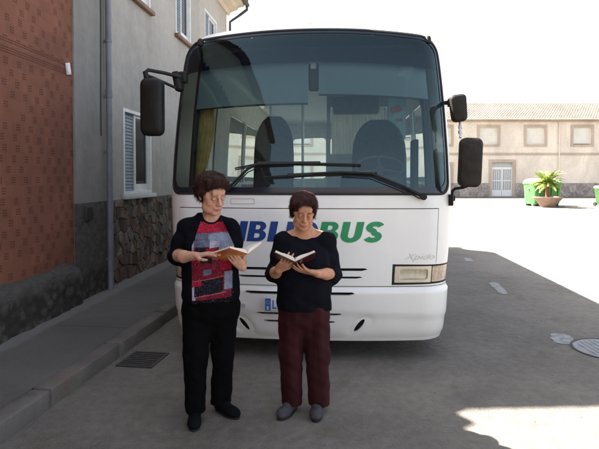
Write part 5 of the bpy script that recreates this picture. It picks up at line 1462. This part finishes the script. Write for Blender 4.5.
# ------------------------------------------------------------------ woman in the patchwork tee
def woman_a():
    W = thing('person', 'woman in black patchwork tee and black trousers reading an orange book', 'person', (-.60, 3.42, 0))
    hc = V3(.030, -.060, 1.470); Rm = rot_z(R(44)) @ rot_x(R(19)) @ rot_y(R(-2)); hs = 1.03
    F = Field((-.30, -.42, .66), (.36, .22, 1.66), .0034)
    yaw = R(18)
    F.loft([(.68, 0, .0, .155, .105), (.80, 0, -.005, .165, .115), (.95, 0, .0, .155, .105), (1.08, 0, .0, .145, .092), (1.20, 0, .0, .140, .090), (1.27, 0, .01, .095, .065), (1.315, 0, .015, .05, .05)], .03, yaw, 2.2, (.012, 0))
    F.chain([V3(.012, .030, 1.27), V3(.022, .005, 1.345), hc + Rm @ V3(0, .03, -.03)], [.060, .051, .050], .03)
    F.chain([V3(-.09, .01, 1.262), V3(.0, .02, 1.29), V3(.11, -.01, 1.262)], [.034, .045, .034], .03)
    aL = [V3(-.142, .005, 1.238), V3(-.208, -.020, 1.068), V3(-.135, -.135, 1.076), V3(-.040, -.205, 1.090)]
    F.chain(aL[:2], [.050, .043], .03); F.chain(aL[1:], [.044, .037, .0255], .02)
    aR = [V3(.150, -.02, 1.240), V3(.182, -.005, 1.060), V3(.222, -.090, 1.028), V3(.244, -.170, 1.012)]
    F.chain(aR[:2], [.048, .041], .03); F.chain(aR[1:], [.041, .034, .025], .02)
    # right hand rests on the lower page corner, left hand cups the cover from below
    hand(F, aL[3], (.90, -.34, .22), (.12, .1, -1.0), -1, (.12, .18, .12), thumb=.25, spread=1.2)
    hand(F, aR[3], (-.46, -.40, .62), (-.55, .42, .72), -1, ((.20, .28, .22), (.24, .30, .22), (.30, .34, .25), (.36, .38, .28)), thumb=.5, spread=1.5)
    head(F, hc, Rm, hs, 1.05, 1.04)
    for a in (-1, 1): F.chain([hc + Rm @ V3(a * .02, -.03, -.105), V3(.012 + a * .03, -.03, 1.29)], [.008, .006], .015)
    o, P = F.mesh('body', M['skin1'], W, 2); paint_face(o, P, hc, Rm, hs)
    # hair: short, full, swept back off the forehead
    H = Field(hc - .20, hc + .22, .0038); T = lambda x, y, z: hc + Rm @ (V3(x, y, z) * hs)
    H.ell(T(0, .026, .058), np.array((.090, .094, .082)) * hs, .01, Rm); H.ell(T(0, -.030, .098), np.array((.068, .058, .038)) * hs, .03, Rm); H.ell(T(0, .070, .010), np.array((.076, .056, .070)) * hs, .03, Rm)
    H.ell(T(-.066, .02, .02), np.array((.026, .050, .058)) * hs, .02, Rm); H.ell(T(.066, .02, .02), np.array((.026, .050, .058)) * hs, .02, Rm)
    H.ell(T(.02, -.066, .088), np.array((.045, .026, .026)) * hs, .02, Rm)
    H.ell(T(0, -.112, .012), np.array((.060, .072, .080)) * hs, .012, Rm, 'sub'); H.ell(T(0, -.03, -.105), np.array((.09, .09, .075)) * hs, .01, Rm, 'sub')
    for a in (-1, 1): H.ell(T(a * .088, -.004, -.032), np.array((.026, .024, .032)) * hs, .01, Rm, 'sub')
    H.disp(folds(.006, 70, 1.3)); H.disp(folds(.003, 140, 4.1))
    hair_mesh('hair', H, M['hair1'], W, hc, Rm, hs, 1, 8000, .052, .0008)
    # tee
    S = Field((-.34, -.30, .70), (.36, .26, 1.40), .0042)
    S.loft([(.775, 0, .0, .188, .135), (.80, 0, .0, .190, .140), (.93, 0, -.006, .184, .134), (1.04, 0, -.002, .174, .120), (1.13, 0, -.004, .170, .114), (1.20, 0, -.004, .166, .106), (1.255, 0, .006, .140, .084), (1.295, 0, .012, .098, .070), (1.335, 0, .018, .072, .060)], .03, yaw, 2.3, (.012, 0))
    cy, sy = math.cos(yaw), math.sin(yaw)
    for a in (-1, 1): S.ell((.012 + a * .078 * cy + .078 * sy, a * .078 * sy - .078 * cy + .01, 1.125), (.070, .050, .064), .06)
    S.chain([V3(-.085, .015, 1.272), aL[0] + V3(0, 0, .005), aL[0] * .5 + aL[1] * .5 + V3(-.004, 0, 0), aL[1] + V3(.0, .0, -.01)], [.050, .058, .059, .057], .035)
    S.chain([aL[1] + V3(0, 0, -.004), aL[1] * .80 + aL[2] * .20], [.056, .054], .02)
    S.chain([V3(.105, -.01, 1.272), aR[0] + V3(0, 0, .005), aR[0] * .5 + aR[1] * .5, aR[1] + V3(0, 0, -.01)], [.050, .056, .056, .054], .035)
    S.chain([aR[1], aR[1] * .65 + aR[2] * .35], [.056, .054], .02)
    S.disp(folds(.006, 20, .7)); S.disp(folds(.004, 45, 2.2))
    # neckline scooped, sleeves and hem opened
    S.ell((.026, -.050, 1.352), (.062, .082, .066), .006, None, 'sub'); S.cone(V3(.012, .03, 1.26), V3(.022, .0, 1.42), .058, .060, .004, 'sub')
    d = nrm(aL[2] - aL[1]); S.chain([aL[1] * .62 + aL[2] * .38, aL[2]], [.046, .050], .004, 'sub')
    d = nrm(aR[2] - aR[1]); S.chain([aR[1] * .62 + aR[2] * .38, aR[2]], [.046, .05], .004, 'sub')
    o, P = S.mesh('tee', M['patchwork'], W, 2)
    # trousers
    T_ = Field((-.26, -.22, .04), (.26, .24, .90), .0048)
    fl = V3(-.078, -.080, .06); fr = V3(.075, .050, .07)
    T_.loft([(.55, 0, 0, .03, .03), (.62, 0, 0, .09, .075), (.68, 0, .0, .160, .118), (.74, 0, .005, .186, .135), (.775, 0, .0, .182, .128), (.82, 0, 0, .160, .108), (.86, 0, 0, .15, .10)], .04, yaw, 2.3, (.012, 0))
    T_.chain([V3(-.075, -.015, .70), V3(-.080, -.050, .42), V3(-.078, -.075, .055)], [.098, .077, .067], .03)
    T_.chain([V3(.098, .025, .70), V3(.090, .030, .42), V3(.070, .050, .062)], [.098, .077, .067], .03)
    T_.disp(folds(.009, 17, 2.0, .35)); T_.disp(folds(.005, 40, 3.0, .5))
    T_.disp(lambda x, y, z: np.where(z < .055, .03, 0) + 0 * x + 0 * y)
    T_.mesh('trousers', M['black_trousers'], W, 2)
    shoe('shoe', (-.076, -.105, 0), R(10), M['shoe_black'], W); shoe('shoe', (.100, .020, 0), R(48), M['shoe_black'], W)
    return W
woman_a()
o_ = Vector((-.60, 3.42, 0))
book('open_book', 'open orange covered book held by the woman in the patchwork tee', Vector((.285, -.24, 1.109)) + o_, (-.65, -.685, .325), (.49, .81, .325), (.76, -.58, .30), .15, .205, M['cover_orange'], .014)

# ------------------------------------------------------------------ woman in black knit and maroon trousers
def woman_b():
    W = thing('person', 'short woman in plain black top and maroon trousers reading a dark book', 'person', (.05, 3.50, 0))
    hc = V3(-.024, -.068, 1.355); Rm = rot_z(R(7)) @ rot_x(R(19)) @ rot_y(R(4)); hs = .98
    F = Field((-.31, -.42, .60), (.27, .20, 1.54), .0034); cx = -.018
    F.loft([(.62, 0, .0, .150, .105), (.75, 0, -.005, .155, .115), (.90, 0, -.01, .150, .110), (1.0, 0, -.01, .145, .105), (1.10, 0, .0, .135, .088), (1.17, 0, .008, .095, .062), (1.21, 0, .012, .05, .048)], .03, 0, 2.2, (cx, 0))
    F.chain([V3(cx, .028, 1.165), V3(cx, .0, 1.235), hc + Rm @ V3(0, .03, -.03)], [.058, .049, .048], .03)
    F.chain([V3(cx - .125, .01, 1.165), V3(cx, .02, 1.195), V3(cx + .125, .01, 1.17)], [.043, .05, .043], .03)
    aL = [V3(-.166, .010, 1.145), V3(-.226, .015, .930), V3(-.205, -.110, .955), V3(-.185, -.190, .985)]
    aR = [V3(.138, .010, 1.150), V3(.182, .010, .925), V3(.125, -.110, .945), V3(.062, -.205, .965)]
    F.chain(aL[:2], [.046, .040], .03); F.chain(aL[1:], [.040, .036, .0255], .02)
    F.chain(aR[:2], [.046, .040], .03); F.chain(aR[1:], [.040, .036, .0255], .02)
    hand(F, aL[3], (.40, -.52, .50), (.42, .35, .84), -1, ((.15, .25, .2), (.2, .28, .2), (.25, .3, .22), (.3, .35, .25)), thumb=.45, spread=1.5)
    hand(F, aR[3], (-.86, -.38, .22), (-.10, .30, .95), 1, ((.12, .22, .2), (.15, .25, .2), (.2, .28, .22), (.25, .3, .25)), thumb=.55, spread=1.4)
    head(F, hc, Rm, hs, .98, 1.0)
    o, P = F.mesh('body', M['skin2'], W, 2); paint_face(o, P, hc, Rm, hs, (.28, .18, .15), (1.0, .55, .55))
    H = Field(hc - .19, hc + .20, .0038); T = lambda x, y, z: hc + Rm @ (V3(x, y, z) * hs)
    H.ell(T(0, .024, .052), np.array((.087, .094, .078)) * hs, .01, Rm); H.ell(T(0, -.032, .090), np.array((.066, .054, .034)) * hs, .03, Rm); H.ell(T(0, .065, .010), np.array((.074, .056, .070)) * hs, .03, Rm)
    for a in (-1, 1): H.ell(T(a * .070, .014, .012), np.array((.021, .048, .058)) * hs, .02, Rm); H.ell(T(a * .060, -.040, .052), np.array((.022, .030, .035)) * hs, .02, Rm)
    H.ell(T(-.02, -.070, .080), np.array((.040, .022, .020)) * hs, .02, Rm)
    H.ell(T(0, -.112, .016), np.array((.060, .070, .082)) * hs, .012, Rm, 'sub'); H.ell(T(0, -.03, -.105), np.array((.09, .09, .075)) * hs, .01, Rm, 'sub')
    for a in (-1, 1): H.ell(T(a * .086, -.004, -.036), np.array((.024, .022, .030)) * hs, .01, Rm, 'sub')
    H.disp(folds(.003, 60, 2.6)); H.disp(folds(.002, 150, .4))
    hair_mesh('hair', H, M['hair2'], W, hc, Rm, hs, 2, 8000, .052, .0008)
    S = Field((-.36, -.28, .62), (.30, .24, 1.30), .0042)
    S.loft([(.695, 0, .0, .182, .132), (.73, 0, -.002, .184, .138), (.85, 0, -.014, .180, .142), (.95, 0, -.014, .172, .134), (1.03, 0, -.014, .170, .124), (1.10, 0, -.004, .160, .102), (1.15, 0, .004, .128, .076), (1.19, 0, .014, .078, .058), (1.22, 0, .02, .055, .045)], .03, 0, 2.3, (cx, 0))
    for a in (-1, 1): S.ell((cx + a * .074, -.085, 1.01), (.070, .052, .064), .06)
    S.chain([V3(cx - .105, .01, 1.152), aL[0], aL[0] * .5 + aL[1] * .5, aL[1] + V3(-.002, 0, -.012)], [.048, .055, .055, .056], .035)
    S.chain([aL[1] + V3(0, 0, -.01), aL[1] * .45 + aL[2] * .55], [.056, .050], .02)
    S.chain([V3(cx + .105, .01, 1.155), aR[0], aR[0] * .5 + aR[1] * .5, aR[1] + V3(.002, 0, -.012)], [.048, .055, .055, .056], .035)
    S.chain([aR[1] + V3(0, 0, -.01), aR[1] * .60 + aR[2] * .40], [.056, .052], .02)
    S.disp(folds(.0085, 21, 1.9)); S.disp(folds(.004, 44, .6))
    S.ell((cx + .002, -.050, 1.232), (.072, .090, .066), .006, None, 'sub'); S.cone(V3(cx, .03, 1.15), V3(cx, .0, 1.32), .062, .060, .004, 'sub')
    S.chain([aL[1] * .38 + aL[2] * .62, aL[2]], [.042, .044], .004, 'sub'); S.chain([aR[1] * .55 + aR[2] * .45, aR[2]], [.043, .045], .004, 'sub')
    S.mesh('top', M['black_knit'], W, 2)
    T_ = Field((-.27, -.22, .03), (.23, .22, .82), .0048)
    T_.loft([(.46, 0, 0, .03, .03), (.54, 0, 0, .09, .075), (.61, 0, .0, .156, .115), (.68, 0, .004, .176, .128), (.74, 0, .0, .176, .128), (.79, 0, 0, .165, .120)], .04, 0, 2.3, (cx, 0))
    T_.chain([V3(-.098, .0, .62), V3(-.104, -.012, .38), V3(-.100, -.015, .055)], [.098, .083, .074], .03)
    T_.chain([V3(.066, .0, .62), V3(.074, -.012, .38), V3(.078, -.030, .050)], [.098, .083, .074], .03)
    T_.disp(folds(.009, 18, .5, .35)); T_.disp(folds(.005, 42, 1.5, .5))
    T_.disp(lambda x, y, z: np.where(z < .052, .03, 0) + 0 * x + 0 * y)
    T_.mesh('trousers', M['maroon'], W, 2)
    shoe('shoe', (-.118, -.050, 0), R(-28), M['shoe_grey'], W); shoe('shoe', (.068, -.062, 0), R(-6), M['shoe_grey'], W)
woman_b()
o_ = Vector((.05, 3.50, 0))
book('open_book', 'open dark red book held by the woman in maroon trousers', Vector((-.077, -.33, 1.062)) + o_, (-.90, .15, .40), (.90, .15, .40), (0, -.94, .34), .137, .19, M['cover_dark'], .016)
